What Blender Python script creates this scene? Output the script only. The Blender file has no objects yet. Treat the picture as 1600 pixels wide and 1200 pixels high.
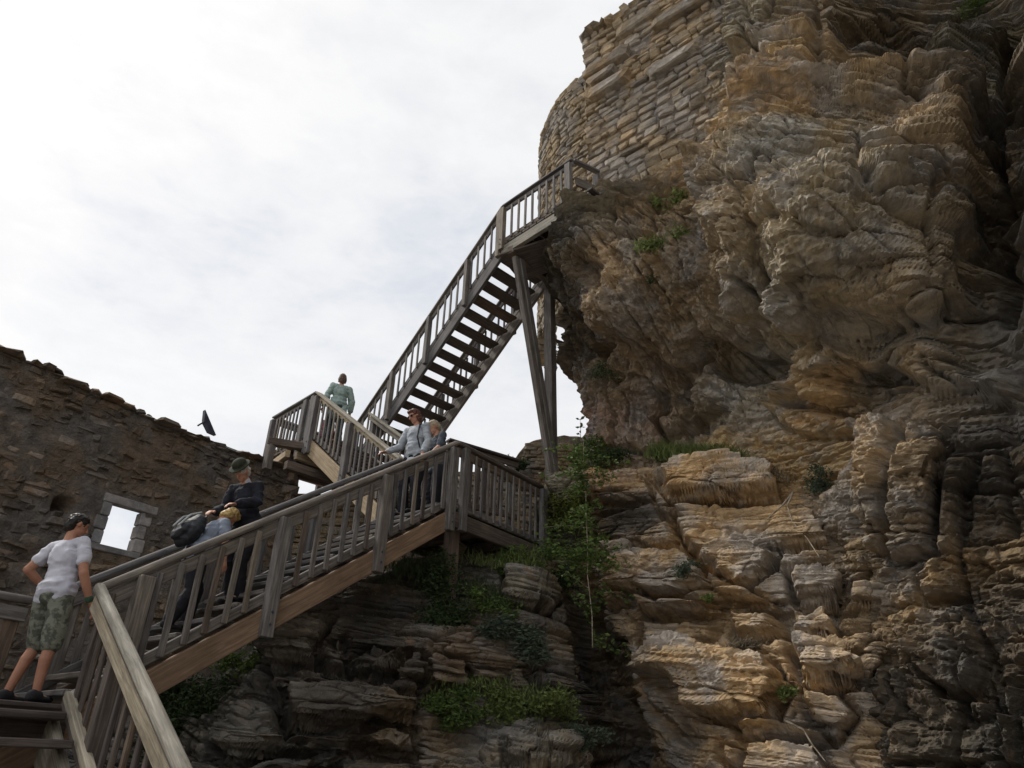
import bpy, bmesh, math, random
import numpy as np
from mathutils import Vector, Matrix

# ------------------------------------------------------------------ camera
CF, CP, CR = 1114.436, math.radians(28.775), math.radians(1.675)
S = bpy.context.scene
COL = S.collection
cam = bpy.data.cameras.new('camera'); camo = bpy.data.objects.new('camera', cam); COL.objects.link(camo)
cam.sensor_width = 36; cam.lens = CF / 1600 * 36; cam.clip_end = 4000; cam.clip_start = .05
U0 = Vector((0, -math.sin(CP), math.cos(CP))); F0 = Vector((0, math.cos(CP), math.sin(CP))); X0 = Vector((1, 0, 0))
RT = X0 * math.cos(CR) + U0 * math.sin(CR); UP = -X0 * math.sin(CR) + U0 * math.cos(CR)
M3 = Matrix((RT, UP, -F0)).transposed()
camo.matrix_world = M3.to_4x4()
S.camera = camo
# ------------------------------------------------------------------ world: bright overcast sky with thin blue-grey patches
SUN_AZ, SUN_EL = math.radians(-62), math.radians(48)      # azimuth from +Y towards +X
W = bpy.data.worlds.new('World'); S.world = W; W.use_nodes = True
nt = W.node_tree; nt.nodes.clear()
def N(t, typ, **kw):
    n = t.nodes.new(typ)
    for k, v in kw.items():
        if k == 'inp':
            for a, b in v.items(): n.inputs[a].default_value = b
        else: setattr(n, k, v)
    return n
def ramp(t, stops, fac=None, interp='LINEAR'):
    n = t.nodes.new('ShaderNodeValToRGB'); cr = n.color_ramp; cr.interpolation = interp
    while len(cr.elements) > 1: cr.elements.remove(cr.elements[-1])
    cr.elements[0].position = stops[0][0]; cr.elements[0].color = (*stops[0][1], 1)
    for p_, c_ in stops[1:]:
        e = cr.elements.new(p_); e.color = (*c_, 1)
    if fac is not None: t.links.new(fac, n.inputs[0])
    return n
L = nt.links.new
sky = N(nt, 'ShaderNodeTexSky'); sky.sky_type = 'NISHITA'; sky.sun_disc = False
sky.sun_elevation = SUN_EL; sky.sun_rotation = SUN_AZ; sky.air_density = 1.0; sky.dust_density = 3.0
tc = N(nt, 'ShaderNodeTexCoord')
mp = N(nt, 'ShaderNodeMapping'); mp.inputs['Scale'].default_value = (1, 1, 2.2); L(tc.outputs['Generated'], mp.inputs[0])
n1 = N(nt, 'ShaderNodeTexNoise', inp={'Scale': 2.6, 'Detail': 7, 'Roughness': .55, 'Distortion': .25}); L(mp.outputs[0], n1.inputs['Vector'])
n2 = N(nt, 'ShaderNodeTexNoise', inp={'Scale': 13., 'Detail': 8, 'Roughness': .6, 'Distortion': .3}); L(mp.outputs[0], n2.inputs['Vector'])
mx = N(nt, 'ShaderNodeMath', operation='MULTIPLY_ADD'); mx.inputs[1].default_value = .34; L(n2.outputs[0], mx.inputs[0])
m2 = N(nt, 'ShaderNodeMath', operation='MULTIPLY'); m2.inputs[1].default_value = .8; L(n1.outputs[0], m2.inputs[0]); L(m2.outputs[0], mx.inputs[2])
cl = ramp(nt, [(.36, (5.2, 5.5, 6.05)), (.45, (6.0, 6.2, 6.55)), (.55, (6.85, 6.9, 7.0)), (.68, (7.45, 7.45, 7.4))], mx.outputs[0])
mixs = N(nt, 'ShaderNodeMix', data_type='RGBA'); mixs.inputs[0].default_value = .9
L(sky.outputs[0], mixs.inputs[6]); L(cl.outputs[0], mixs.inputs[7])
bg = N(nt, 'ShaderNodeBackground'); bg.inputs[1].default_value = .09
out = N(nt, 'ShaderNodeOutputWorld'); L(mixs.outputs[2], bg.inputs[0]); L(bg.outputs[0], out.inputs[0])
# ------------------------------------------------------------------ veiled sun, exposure
sl = bpy.data.lights.new('sun', 'SUN'); sl.energy = 2.0; sl.angle = math.radians(14); sl.color = (1, .95, .87)
so = bpy.data.objects.new('sun', sl); COL.objects.link(so)
sd = Vector((math.sin(SUN_AZ) * math.cos(SUN_EL), math.cos(SUN_AZ) * math.cos(SUN_EL), math.sin(SUN_EL)))
so.rotation_euler = sd.to_track_quat('Z', 'Y').to_euler(); so.location = (-8, 4, 20)
S.view_settings.view_transform = 'Standard'; S.view_settings.look = 'None'
S.view_settings.exposure = 0.55; S.view_settings.gamma = 1; S.view_settings.use_curve_mapping = False

# ------------------------------------------------------------------ survey: turning picture directions into places
def ray(px, py):
    d = RT * ((px - 800) / CF) + UP * ((600 - py) / CF) + F0
    return np.array(d)
def at_y(px, py, y): d = ray(px, py); return d * y / d[1]
def at_z(px, py, z): d = ray(px, py); return d * z / d[2]
def on_plane(px, py, p0, n): d = ray(px, py); return d * np.dot(p0, n) / np.dot(d, n)
rng = np.random.default_rng(7); random.seed(7)
AL = math.radians(37.653); BE = math.radians(45.636)
u = np.array([math.sin(AL), math.cos(AL), 0]); v = np.array([-math.cos(AL), math.sin(AL), 0])
u2 = np.array([math.sin(BE), math.cos(BE), 0]); v2 = np.array([-math.cos(BE), math.sin(BE), 0]); K = np.array([0, 0, 1.])
A0 = np.array([-3.411, 6.106, 1.334]); T = np.array([-.768, 9.531, 4.264]); Q = np.array([-3.799, 12.455, 6.531])
Cl = np.array([-3.31, 13.972, 6.531]); Ct = np.array([-.258, 10.851, 10.011]); Bl = np.array([-1.662, 10.269, 4.264])

# ------------------------------------------------------------------ noise in numpy
def _h(i, j=0, k=0, s=0):
    x = np.sin(i * 12.9898 + j * 78.233 + k * 37.719 + s * 4.137) * 43758.5453
    return x - np.floor(x)
def vnoise(x, y, z, s=0):
    xi, yi, zi = np.floor(x), np.floor(y), np.floor(z); xf, yf, zf = x - xi, y - yi, z - zi
    a, b, c = [q * q * (3 - 2 * q) for q in (xf, yf, zf)]
    r = 0
    for dx in (0, 1):
        for dy in (0, 1):
            for dz in (0, 1):
                r = r + _h(xi + dx, yi + dy, zi + dz, s) * (a if dx else 1 - a) * (b if dy else 1 - b) * (c if dz else 1 - c)
    return r
def fbm(x, y, z, oct=4, s=0, g=.5):
    r = 0; A = 1; t = 0
    for o in range(oct):
        r = r + A * (vnoise(x, y, z, s + o * 7) - .5) * 2; t += A; A *= g; x, y, z = x * 2.03, y * 2.01, z * 2.05
    return r / t
def sstep(a, b, x):
    t = np.clip((x - a) / (b - a), 0, 1); return t * t * (3 - 2 * t)

# ------------------------------------------------------------------ materials
def new_mat(name):
    m = bpy.data.materials.new(name); m.use_nodes = True; t = m.node_tree; t.nodes.clear()
    o = N(t, 'ShaderNodeOutputMaterial'); b = N(t, 'ShaderNodeBsdfPrincipled'); t.links.new(b.outputs[0], o.inputs[0])
    b.inputs['Specular IOR Level'].default_value = .25
    return m, t, b
def rock_mat(name, attr=True, tint=(.26, .2, .14), bump=.5, streak=True, fine=1.0):
    m, t, b = new_mat(name); l = t.links.new
    g = N(t, 'ShaderNodeNewGeometry')
    if attr:
        a = N(t, 'ShaderNodeAttribute', attribute_name='tint'); base = a.outputs['Color']
    else:
        oi = N(t, 'ShaderNodeObjectInfo')
        a = ramp(t, [(0, tuple(c * .62 for c in tint)), (.35, tint), (.6, (tint[0] * 1.1, tint[1] * 1.02, tint[2] * .95)), (.8, (tint[0] * .85, tint[1] * .88, tint[2] * .95)), (1, tuple(c * 1.35 for c in tint))], oi.outputs['Random'])
        base = a.outputs[0]
    mp1 = N(t, 'ShaderNodeMapping'); mp1.inputs['Scale'].default_value = (1.5, 1.5, 6 if streak else 2.2); mp1.inputs['Rotation'].default_value = (.06, .05, 0)
    wn = N(t, 'ShaderNodeTexNoise', inp={'Scale': .9, 'Detail': 3}); l(g.outputs['Position'], wn.inputs['Vector'])
    wa = N(t, 'ShaderNodeVectorMath', operation='SCALE'); wa.inputs[3].default_value = .5; l(wn.outputs['Color'], wa.inputs[0])
    wb = N(t, 'ShaderNodeVectorMath', operation='ADD'); l(g.outputs['Position'], wb.inputs[0]); l(wa.outputs[0], wb.inputs[1])
    l(wb.outputs[0], mp1.inputs[0])
    s1 = N(t, 'ShaderNodeTexNoise', inp={'Scale': 2.2 * fine, 'Detail': 9, 'Roughness': .62}); l(mp1.outputs[0], s1.inputs['Vector'])
    s2 = N(t, 'ShaderNodeTexNoise', inp={'Scale': 7., 'Detail': 8, 'Roughness': .68}); l(g.outputs['Position'], s2.inputs['Vector'])
    s3 = N(t, 'ShaderNodeTexNoise', inp={'Scale': 1.3, 'Detail': 6, 'Roughness': .6}); l(g.outputs['Position'], s3.inputs['Vector'])
    r1 = ramp(t, [(.30, (.58, .57, .57)), (.46, (.9, .9, .89)), (.56, (1.05, 1.04, 1.02)), (.72, (1.32, 1.29, 1.24))], s1.outputs[0])
    x1 = N(t, 'ShaderNodeMix', data_type='RGBA', blend_type='MULTIPLY'); x1.inputs[0].default_value = 1; l(base, x1.inputs[6]); l(r1.outputs[0], x1.inputs[7])
    r2 = ramp(t, [(.32, (.76, .75, .73)), (.5, (1, 1, 1)), (.68, (1.22, 1.19, 1.14))], s2.outputs[0])
    x2 = N(t, 'ShaderNodeMix', data_type='RGBA', blend_type='MULTIPLY'); x2.inputs[0].default_value = 1; l(x1.outputs[2], x2.inputs[6]); l(r2.outputs[0], x2.inputs[7])
    # grey weathering and rusty stains
    r3 = ramp(t, [(.44, (0, 0, 0)), (.60, (1, 1, 1))], s3.outputs[0])
    hs_ = N(t, 'ShaderNodeHueSaturation', inp={'Saturation': .42, 'Value': .88}); l(x2.outputs[2], hs_.inputs['Color'])
    x3 = N(t, 'ShaderNodeMix', data_type='RGBA'); l(r3.outputs[0], x3.inputs[0]); l(x2.outputs[2], x3.inputs[6]); l(hs_.outputs[0], x3.inputs[7])
    s4 = N(t, 'ShaderNodeTexNoise', inp={'Scale': 2.7, 'Detail': 7, 'Roughness': .7}); l(wb.outputs[0], s4.inputs['Vector'])
    r4 = ramp(t, [(.60, (0, 0, 0)), (.69, (.32, .32, .32))], s4.outputs[0])
    x4 = N(t, 'ShaderNodeMix', data_type='RGBA'); l(r4.outputs[0], x4.inputs[0]); l(x3.outputs[2], x4.inputs[6]); x4.inputs[7].default_value = (.34, .20, .10, 1)
    # pale lichen specks
    s5 = N(t, 'ShaderNodeTexNoise', inp={'Scale': 21., 'Detail': 5, 'Roughness': .7}); l(g.outputs['Position'], s5.inputs['Vector'])
    r5 = ramp(t, [(.63, (0, 0, 0)), (.70, (.55, .55, .55))], s5.outputs[0])
    x5 = N(t, 'ShaderNodeMix', data_type='RGBA'); l(r5.outputs[0], x5.inputs[0]); l(x4.outputs[2], x5.inputs[6]); x5.inputs[7].default_value = (.40, .39, .34, 1)
    l(x5.outputs[2], b.inputs['Base Color']); b.inputs['Roughness'].default_value = .93; b.inputs['Specular IOR Level'].default_value = .12
    mpb = N(t, 'ShaderNodeMapping'); mpb.inputs['Scale'].default_value = (4, 4, 12 if streak else 5); l(wb.outputs[0], mpb.inputs[0])
    sb = N(t, 'ShaderNodeTexNoise', inp={'Scale': 2.4, 'Detail': 10, 'Roughness': .66}); l(mpb.outputs[0], sb.inputs['Vector'])
    ad = N(t, 'ShaderNodeMath', operation='ADD'); l(sb.outputs[0], ad.inputs[0]); l(s5.outputs[0], ad.inputs[1])
    bp = N(t, 'ShaderNodeBump', inp={'Strength': bump, 'Distance': .05}); l(ad.outputs[0], bp.inputs['Height']); l(bp.outputs[0], b.inputs['Normal'])
    return m
def wood_mat(name, cA, cB, cC, dirt=.5):
    m, t, b = new_mat(name); l = t.links.new
    c = N(t, 'ShaderNodeTexCoord'); oi = N(t, 'ShaderNodeObjectInfo')
    ofs = N(t, 'ShaderNodeMath', operation='MULTIPLY'); ofs.inputs[1].default_value = 57; l(oi.outputs['Random'], ofs.inputs[0])
    av = N(t, 'ShaderNodeVectorMath', operation='ADD'); l(c.outputs['Object'], av.inputs[0]); l(ofs.outputs[0], av.inputs[1])
    mp_ = N(t, 'ShaderNodeMapping'); mp_.inputs['Scale'].default_value = (1.6, 26, 26); l(av.outputs[0], mp_.inputs[0])
    g1 = N(t, 'ShaderNodeTexNoise', inp={'Scale': 1.6, 'Detail': 7, 'Roughness': .65, 'Distortion': .5}); l(mp_.outputs[0], g1.inputs['Vector'])
    g2 = N(t, 'ShaderNodeTexNoise', inp={'Scale': 2.3, 'Detail': 6, 'Roughness': .6}); l(av.outputs[0], g2.inputs['Vector'])
    r1 = ramp(t, [(.3, cA), (.5, cB), (.68, cC)], g1.outputs[0])
    r2 = ramp(t, [(.35, (.6, .58, .55)), (.5, (1, 1, 1)), (.68, (1.2, 1.18, 1.15))], g2.outputs[0])
    x1 = N(t, 'ShaderNodeMix', data_type='RGBA', blend_type='MULTIPLY'); x1.inputs[0].default_value = dirt * 1.4; l(r1.outputs[0], x1.inputs[6]); l(r2.outputs[0], x1.inputs[7])
    r3 = ramp(t, [(0, (.68, .68, .70)), (.5, (1, .98, .95)), (.85, (1.06, .98, .88)), (1, (1.22, 1.08, .88))], oi.outputs['Random'])
    x2 = N(t, 'ShaderNodeMix', data_type='RGBA', blend_type='MULTIPLY'); x2.inputs[0].default_value = 1; l(x1.outputs[2], x2.inputs[6]); l(r3.outputs[0], x2.inputs[7])
    l(x2.outputs[2], b.inputs['Base Color']); b.inputs['Roughness'].default_value = .78
    bp = N(t, 'ShaderNodeBump', inp={'Strength': .35, 'Distance': .01}); l(g1.outputs[0], bp.inputs['Height']); l(bp.outputs[0], b.inputs['Normal'])
    return m
def cloth_mat(name, c1, c2=None, scale=14, rough=.85, contrast=.08, stripes=None):
    m, t, b = new_mat(name); l = t.links.new
    c = N(t, 'ShaderNodeTexCoord'); n = N(t, 'ShaderNodeTexNoise', inp={'Scale': scale, 'Detail': 4, 'Roughness': .6}); l(c.outputs['Object'], n.inputs['Vector'])
    c2 = c2 or tuple(q * .8 for q in c1)
    r = ramp(t, [(.5 - contrast, c2), (.5 + contrast, c1)], n.outputs[0]); l(r.outputs[0], b.inputs['Base Color'])
    b.inputs['Roughness'].default_value = rough
    n3 = N(t, 'ShaderNodeTexNoise', inp={'Scale': 60, 'Detail': 3}); l(c.outputs['Object'], n3.inputs['Vector'])
    bp = N(t, 'ShaderNodeBump', inp={'Strength': .2, 'Distance': .006}); l(n3.outputs[0], bp.inputs['Height']); l(bp.outputs[0], b.inputs['Normal'])
    return m
def leaf_mat(name, ca, cb, trans=.25):
    m, t, b = new_mat(name); l = t.links.new
    g = N(t, 'ShaderNodeNewGeometry'); n = N(t, 'ShaderNodeTexNoise', inp={'Scale': 9, 'Detail': 3}); l(g.outputs['Position'], n.inputs['Vector'])
    ad = N(t, 'ShaderNodeMath', operation='MULTIPLY_ADD'); ad.inputs[1].default_value = .45; l(g.outputs['Random Per Island'], ad.inputs[0]); l(n.outputs[0], ad.inputs[2])
    r = ramp(t, [(.38, ca), (.9, cb)], ad.outputs[0]); l(r.outputs[0], b.inputs['Base Color']); b.inputs['Roughness'].default_value = .6
    tr = N(t, 'ShaderNodeBsdfTranslucent'); l(r.outputs[0], tr.inputs[0]); mxs = N(t, 'ShaderNodeMixShader'); mxs.inputs[0].default_value = trans
    o = [q for q in t.nodes if q.type == 'OUTPUT_MATERIAL'][0]; l(b.outputs[0], mxs.inputs[1]); l(tr.outputs[0], mxs.inputs[2]); l(mxs.outputs[0], o.inputs[0])
    return m
MAT = {}
MAT['rock'] = rock_mat('cliff_rock')
MAT['stone'] = rock_mat('ruin_stone', False, (.25, .19, .138), .9, False)
MAT['mortar'] = rock_mat('lime_mortar', False, (.19, .15, .115), 1.2, False)
MAT['tstone'] = rock_mat('castle_stone', False, (.38, .30, .20), .9, True)
MAT['tmortar'] = rock_mat('castle_core', False, (.26, .195, .13), .9, False)
MAT['pale_stone'] = rock_mat('dressed_stone', False, (.27, .265, .27), .35, False)
MAT['grey_wood'] = wood_mat('weathered_wood', (.072, .069, .071), (.145, .138, .136), (.24, .231, .224))
MAT['dark_wood'] = wood_mat('stained_wood', (.055, .046, .042), (.10, .083, .074), (.17, .14, .125))
MAT['pale_wood'] = wood_mat('lichened_wood', (.15, .138, .115), (.28, .26, .215), (.42, .395, .34))
MAT['new_wood'] = wood_mat('brown_wood', (.115, .082, .066), (.18, .135, .108), (.255, .20, .162), .35)
MAT['tan_wood'] = wood_mat('tan_wood', (.24, .18, .11), (.40, .31, .20), (.54, .44, .30), .3)
MAT['leaf'] = leaf_mat('green_leaf', (.03, .055, .016), (.13, .19, .05))
MAT['leaf_dark'] = leaf_mat('dark_leaf', (.016, .030, .012), (.06, .09, .035))
MAT['leaf_grey'] = leaf_mat('grey_leaf', (.035, .05, .035), (.12, .155, .105))
MAT['leaf_yellow'] = leaf_mat('yellow_leaf', (.05, .07, .015), (.17, .19, .045), .35)
MAT['grass'] = leaf_mat('grass_blade', (.05, .085, .02), (.22, .27, .09), .3)
MAT['dry_grass'] = leaf_mat('dry_blade', (.09, .075, .05), (.24, .20, .14), .2)
MAT['stem'] = cloth_mat('pale_stem', (.36, .31, .24), (.2, .16, .11), 20)
MAT['lamp'] = cloth_mat('dark_metal', (.06, .065, .10), (.035, .035, .05), 9, .4)
MAT['bounce_gravel'] = rock_mat('pale_bounce_gravel', False, (.36, .33, .28), .8, False)  # unseen ground, made pale to bounce light up under the overhangs
MAT['soil'] = rock_mat('soil', False, (.09, .07, .05), .8, False)
MAT['skin'] = cloth_mat('skin', (.50, .27, .19), (.44, .22, .15), 6, .55)
MAT['skin_tan'] = cloth_mat('tanned_skin', (.40, .20, .13), (.34, .16, .10), 6, .55)

# ------------------------------------------------------------------ mesh helpers
def mk(name, verts, faces, mat, parent=None, smooth=False):
    me = bpy.data.meshes.new(name); me.from_pydata([tuple(map(float, q)) for q in verts], [], faces); me.validate()
    if mat: me.materials.append(MAT[mat] if isinstance(mat, str) else mat)
    if smooth: me.polygons.foreach_set('use_smooth', [True] * len(me.polygons))
    return link(name, me, parent)
def link(name, me, parent=None):
    o = bpy.data.objects.new(name, me); COL.objects.link(o)
    if parent: o.parent = parent
    return o
def empty(name, label, cat, loc=(0, 0, 0), rz=0, group=None):
    o = bpy.data.objects.new(name, None); COL.objects.link(o); o.location = tuple(map(float, loc)); o.rotation_euler = (0, 0, rz)
    o.empty_display_size = .2; tag(o, label, cat, group); return o
def tag(o, label, cat=None, group=None):
    o['label'] = label
    if cat: o['category'] = cat
    if group: o['group'] = group
    return o
def grid_mesh(name, P, mat, color=None, smooth=True, parent=None, wrap=False, keep=None):
    nr, nc = P.shape[:2]
    me = bpy.data.meshes.new(name)
    idx = np.arange(nr * nc).reshape(nr, nc)
    q = np.stack([idx[:-1, :-1], idx[:-1, 1:], idx[1:, 1:], idx[1:, :-1]], -1).reshape(-1, 4)
    if keep is not None: q = q[keep.reshape(-1)]
    me.vertices.add(nr * nc); me.vertices.foreach_set('co', P.reshape(-1).astype(np.float32))
    me.loops.add(q.size); me.loops.foreach_set('vertex_index', q.reshape(-1).astype(np.int32))
    me.polygons.add(len(q)); me.polygons.foreach_set('loop_start', (np.arange(len(q)) * 4).astype(np.int32))
    me.polygons.foreach_set('loop_total', np.full(len(q), 4, np.int32))
    me.update(calc_edges=True)
    me.polygons.foreach_set('use_smooth', np.full(len(q), smooth))
    if color is not None:
        at = me.color_attributes.new('tint', 'FLOAT_COLOR', 'POINT')
        c4 = np.ones((nr * nc, 4), np.float32); c4[:, :3] = color.reshape(-1, 3); at.data.foreach_set('color', c4.reshape(-1))
    me.materials.append(MAT[mat])
    return link(name, me, parent)

# ================================================================== THE CLIFF
def RBF(px, val, eps=.35, lam=.05):
    X = np.asarray(px, float); V = np.asarray(val, float)
    if V.ndim == 1: V = V[:, None]
    D = np.sqrt(((X[:, None] - X[None]) ** 2).sum(-1) + eps * eps)
    n = len(X); A = np.zeros((n + 3, n + 3)); A[:n, :n] = -D - 0; A[:n, :n] += np.eye(n) * -lam * 0 + np.eye(n) * lam
    A[:n, n] = 1; A[:n, n + 1:] = X; A[n, :n] = 1; A[n + 1:, :n] = X.T
    w = np.linalg.lstsq(A, np.vstack([V, np.zeros((3, V.shape[1]))]), rcond=None)[0]
    def ev(a, b):
        sh = a.shape; a = a.reshape(-1); b = b.reshape(-1); out = np.zeros((a.size, V.shape[1]))
        for i in range(n): out += -np.sqrt((a - X[i, 0]) ** 2 + (b - X[i, 1]) ** 2 + eps * eps)[:, None] * w[i]
        out += w[n] + a[:, None] * w[n + 1] + b[:, None] * w[n + 2]
        return out.reshape(*sh, -1)
    return ev
def bil(G, ia, ib):
    i0 = np.clip(np.floor(ia).astype(int), 0, G.shape[0] - 2); j0 = np.clip(np.floor(ib).astype(int), 0, G.shape[1] - 2)
    fa = (np.clip(ia, 0, G.shape[0] - 1) - i0)[..., None]; fb = (np.clip(ib, 0, G.shape[1] - 1) - j0)[..., None]
    return (G[i0, j0] * (1 - fa) * (1 - fb) + G[i0 + 1, j0] * fa * (1 - fb) + G[i0, j0 + 1] * (1 - fa) * fb + G[i0 + 1, j0 + 1] * fa * fb)
class Base:
    'depth Y as a function of (X,Z) through surveyed points'
    def __init__(s, pts, x0, x1, z0, z1, eps=.35, phi=0.):
        s.c, s.s = math.cos(phi), math.sin(phi)
        W3 = s.rot(np.array([at_y(a, b, c) for a, b, c in pts])); s.W3 = W3
        s.ev = RBF(W3[:, [0, 2]], W3[:, 1], .45, .012); s.b = (x0, x1, z0, z1)
        n = 260; xs = np.linspace(x0, x1, n); zs = np.linspace(z0, z1, n)
        s.G = s.ev(*np.meshgrid(xs, zs, indexing='ij')); s.n = n
    def rot(s, P): return np.stack([P[..., 0] * s.c - P[..., 1] * s.s, P[..., 0] * s.s + P[..., 1] * s.c, P[..., 2]], -1)
    def inv(s, P): return np.stack([P[..., 0] * s.c + P[..., 1] * s.s, -P[..., 0] * s.s + P[..., 1] * s.c, P[..., 2]], -1)
    def y(s, X, Z):
        x0, x1, z0, z1 = s.b
        return bil(s.G, (X - x0) / (x1 - x0) * (s.n - 1), (Z - z0) / (z1 - z0) * (s.n - 1))[..., 0]
    def hit(s, px, py):
        d = ray(px, py); t = 8.
        best = None
        ts = np.linspace(4, 16, 1200); P = d[None] * ts[:, None]
        Pr = s.rot(P); yy = s.y(Pr[:, 0], Pr[:, 2]); k = np.where(Pr[:, 1] > yy)[0]
        i = k[0] if len(k) else 600
        return P[i]
    def dist(s, px, py): return s.hit(px, py)
def dip(h, Z): return (.12 + .6 * sstep(4.2, 8.5, Z)) * h
def facets(P, sh, sb, amp, seed, crack=.0):
    X, Y, Z = P[..., 0], P[..., 1], P[..., 2]
    h = X * .75 - Y * .6; b = Z + dip(h, Z) + .1 * fbm(h * .8, Z, Y, 3, seed)
    a = h / sh + .25 * fbm(h * 3, b * 3, Y, 3, seed + 1); c = b / sb + .25 * fbm(h * 3, b * 3, Y, 3, seed + 2)
    ai, ci = np.floor(a), np.floor(c); d1 = np.full(a.shape, 9.); d2 = d1.copy(); v = np.zeros(a.shape)
    for i in (-1, 0, 1):
        for j in (-1, 0, 1):
            gi, gj = ai + i, ci + j
            px_ = gi + .15 + .7 * _h(gi, gj, 1, seed); py_ = gj + .15 + .7 * _h(gi, gj, 2, seed)
            dx, dy = a - px_, c - py_; dd = np.hypot(dx, dy)
            val = (_h(gi, gj, 3, seed) - .5) + dx * (_h(gi, gj, 4, seed) - .5) * 1.6 + dy * (_h(gi, gj, 5, seed) - .5) * 1.6
            m = dd < d1; d2 = np.where(m, d1, np.minimum(d2, dd)); v = np.where(m, val, v); d1 = np.where(m, dd, d1)
    return amp * v - crack * np.exp(-((d2 - d1) / .07) ** 2)
def layers(P, thick, amp, cell, seed, groove=.02, warp=.5, sharp=.06, hole=.3, vl=.8):
    X, Y, Z = P[..., 0], P[..., 1], P[..., 2]
    h = X * .75 - Y * .6
    b = Z + warp * .3 * fbm(h * .45, Z * .5, Y * .3, 3, 77) + dip(h, Z)
    q = b / thick + 1.1 * vnoise(b / thick * .37, h * .25, Y * 0, seed + 3) + .25 * fbm(h * 1.6, b * 2., Y, 2, seed + 5) * .6
    i = np.floor(q); fr = q - i
    hq = h / cell * (.6 + .8 * _h(i, 3, 0, seed)) + _h(i, 9, 0, seed) * 17 +   .25 * fbm(h * 2.5, i * 3.1, b * 2, 2, seed + 9)
    j = np.floor(hq); fh = hq - j
    val = _h(i, j, 1, seed) - .5
    slow = vnoise(h * .9 + i * 5.3, i * 1.7, Y * .2, seed + 2) - .5
    ev_ = sstep(0, sharp * 2.2, fr) * sstep(0, sharp, 1 - fr)
    eh = sstep(0, sharp * .8, fh) * sstep(0, sharp * .8, 1 - fh)
    ok = vnoise(h * 1.3, b * 1.3 + i, Y, seed + 11) > hole
    e = ev_ * (1 - (1 - eh) * ok)
    return amp * (val * vl + slow * (2. - vl)) * ev_ + groove * (e - 1)
def cracks(P, fh, fb, g, w, seed):
    X, Y, Z = P[..., 0], P[..., 1], P[..., 2]; h = X * .75 - Y * .6; b = Z + dip(h, Z)
    a = fbm(h * fh, b * fb, Y * .4, 4, seed, .45)
    return -g * np.exp(-(a / w) ** 2)
def poly_feature(Pt, poly, height, groove, w=.07, tilt=(0, 0), gw=.035):
    X, Z = Pt[..., 0], Pt[..., 2]
    pts = np.array(poly); out = np.zeros_like(X)
    m = (X > pts[:, 0].min() - .3) & (X < pts[:, 0].max() + .3) & (Z > pts[:, 1].min() - .3) & (Z < pts[:, 1].max() + .3)
    if not m.any(): return out
    x = X[m] + .07 * fbm(X[m] * 2.4, Z[m] * 2.4, X[m] * 0, 1, 5); z = Z[m] + .07 * fbm(X[m] * 2.4, Z[m] * 2.4, X[m] * 0, 1, 15)
    d = np.full(x.shape, 9.); inside = np.zeros(x.shape, bool)
    for i in range(len(pts)):
        a = pts[i]; b = pts[(i + 1) % len(pts)]; e = b - a; L2 = max(1e-9, e @ e)
        t = np.clip(((x - a[0]) * e[0] + (z - a[1]) * e[1]) / L2, 0, 1)
        d = np.minimum(d, np.hypot(x - a[0] - t * e[0], z - a[1] - t * e[1]))
        c = (a[1] > z) != (b[1] > z)
        with np.errstate(divide='ignore', invalid='ignore'):
            xi = (b[0] - a[0]) * (z - a[1]) / (b[1] - a[1] + 1e-12) + a[0]
        inside ^= c & (x < xi)
    sd = np.where(inside, d, -d); cx, cz = pts.mean(0)
    r = (height + tilt[0] * (x - cx) + tilt[1] * (z - cz)) * sstep(0, w, sd) - groove * np.exp(-(sd / gw) ** 2)
    out[m] = r
    return out
def normals(P):
    du = np.gradient(P, axis=1); dv = np.gradient(P, axis=0)
    n = np.cross(dv, du); n /= np.linalg.norm(n, axis=-1, keepdims=True) + 1e-9
    s = np.sign((n * -P).sum(-1, keepdims=True)); s[s == 0] = 1
    return n * np.where(np.median(s) > 0, 1, -1)
def blur(A, k):
    for ax in (0, 1):
        c = np.cumsum(np.concatenate([np.repeat(A.take([0], ax), k + 1, ax), A, np.repeat(A.take([-1], ax), k, ax)], ax), ax)
        n = A.shape[ax]
        A = (c.take(range(2 * k + 1, 2 * k + 1 + n), ax) - c.take(range(0, n), ax)) / (2 * k + 1)
    return A

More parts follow.
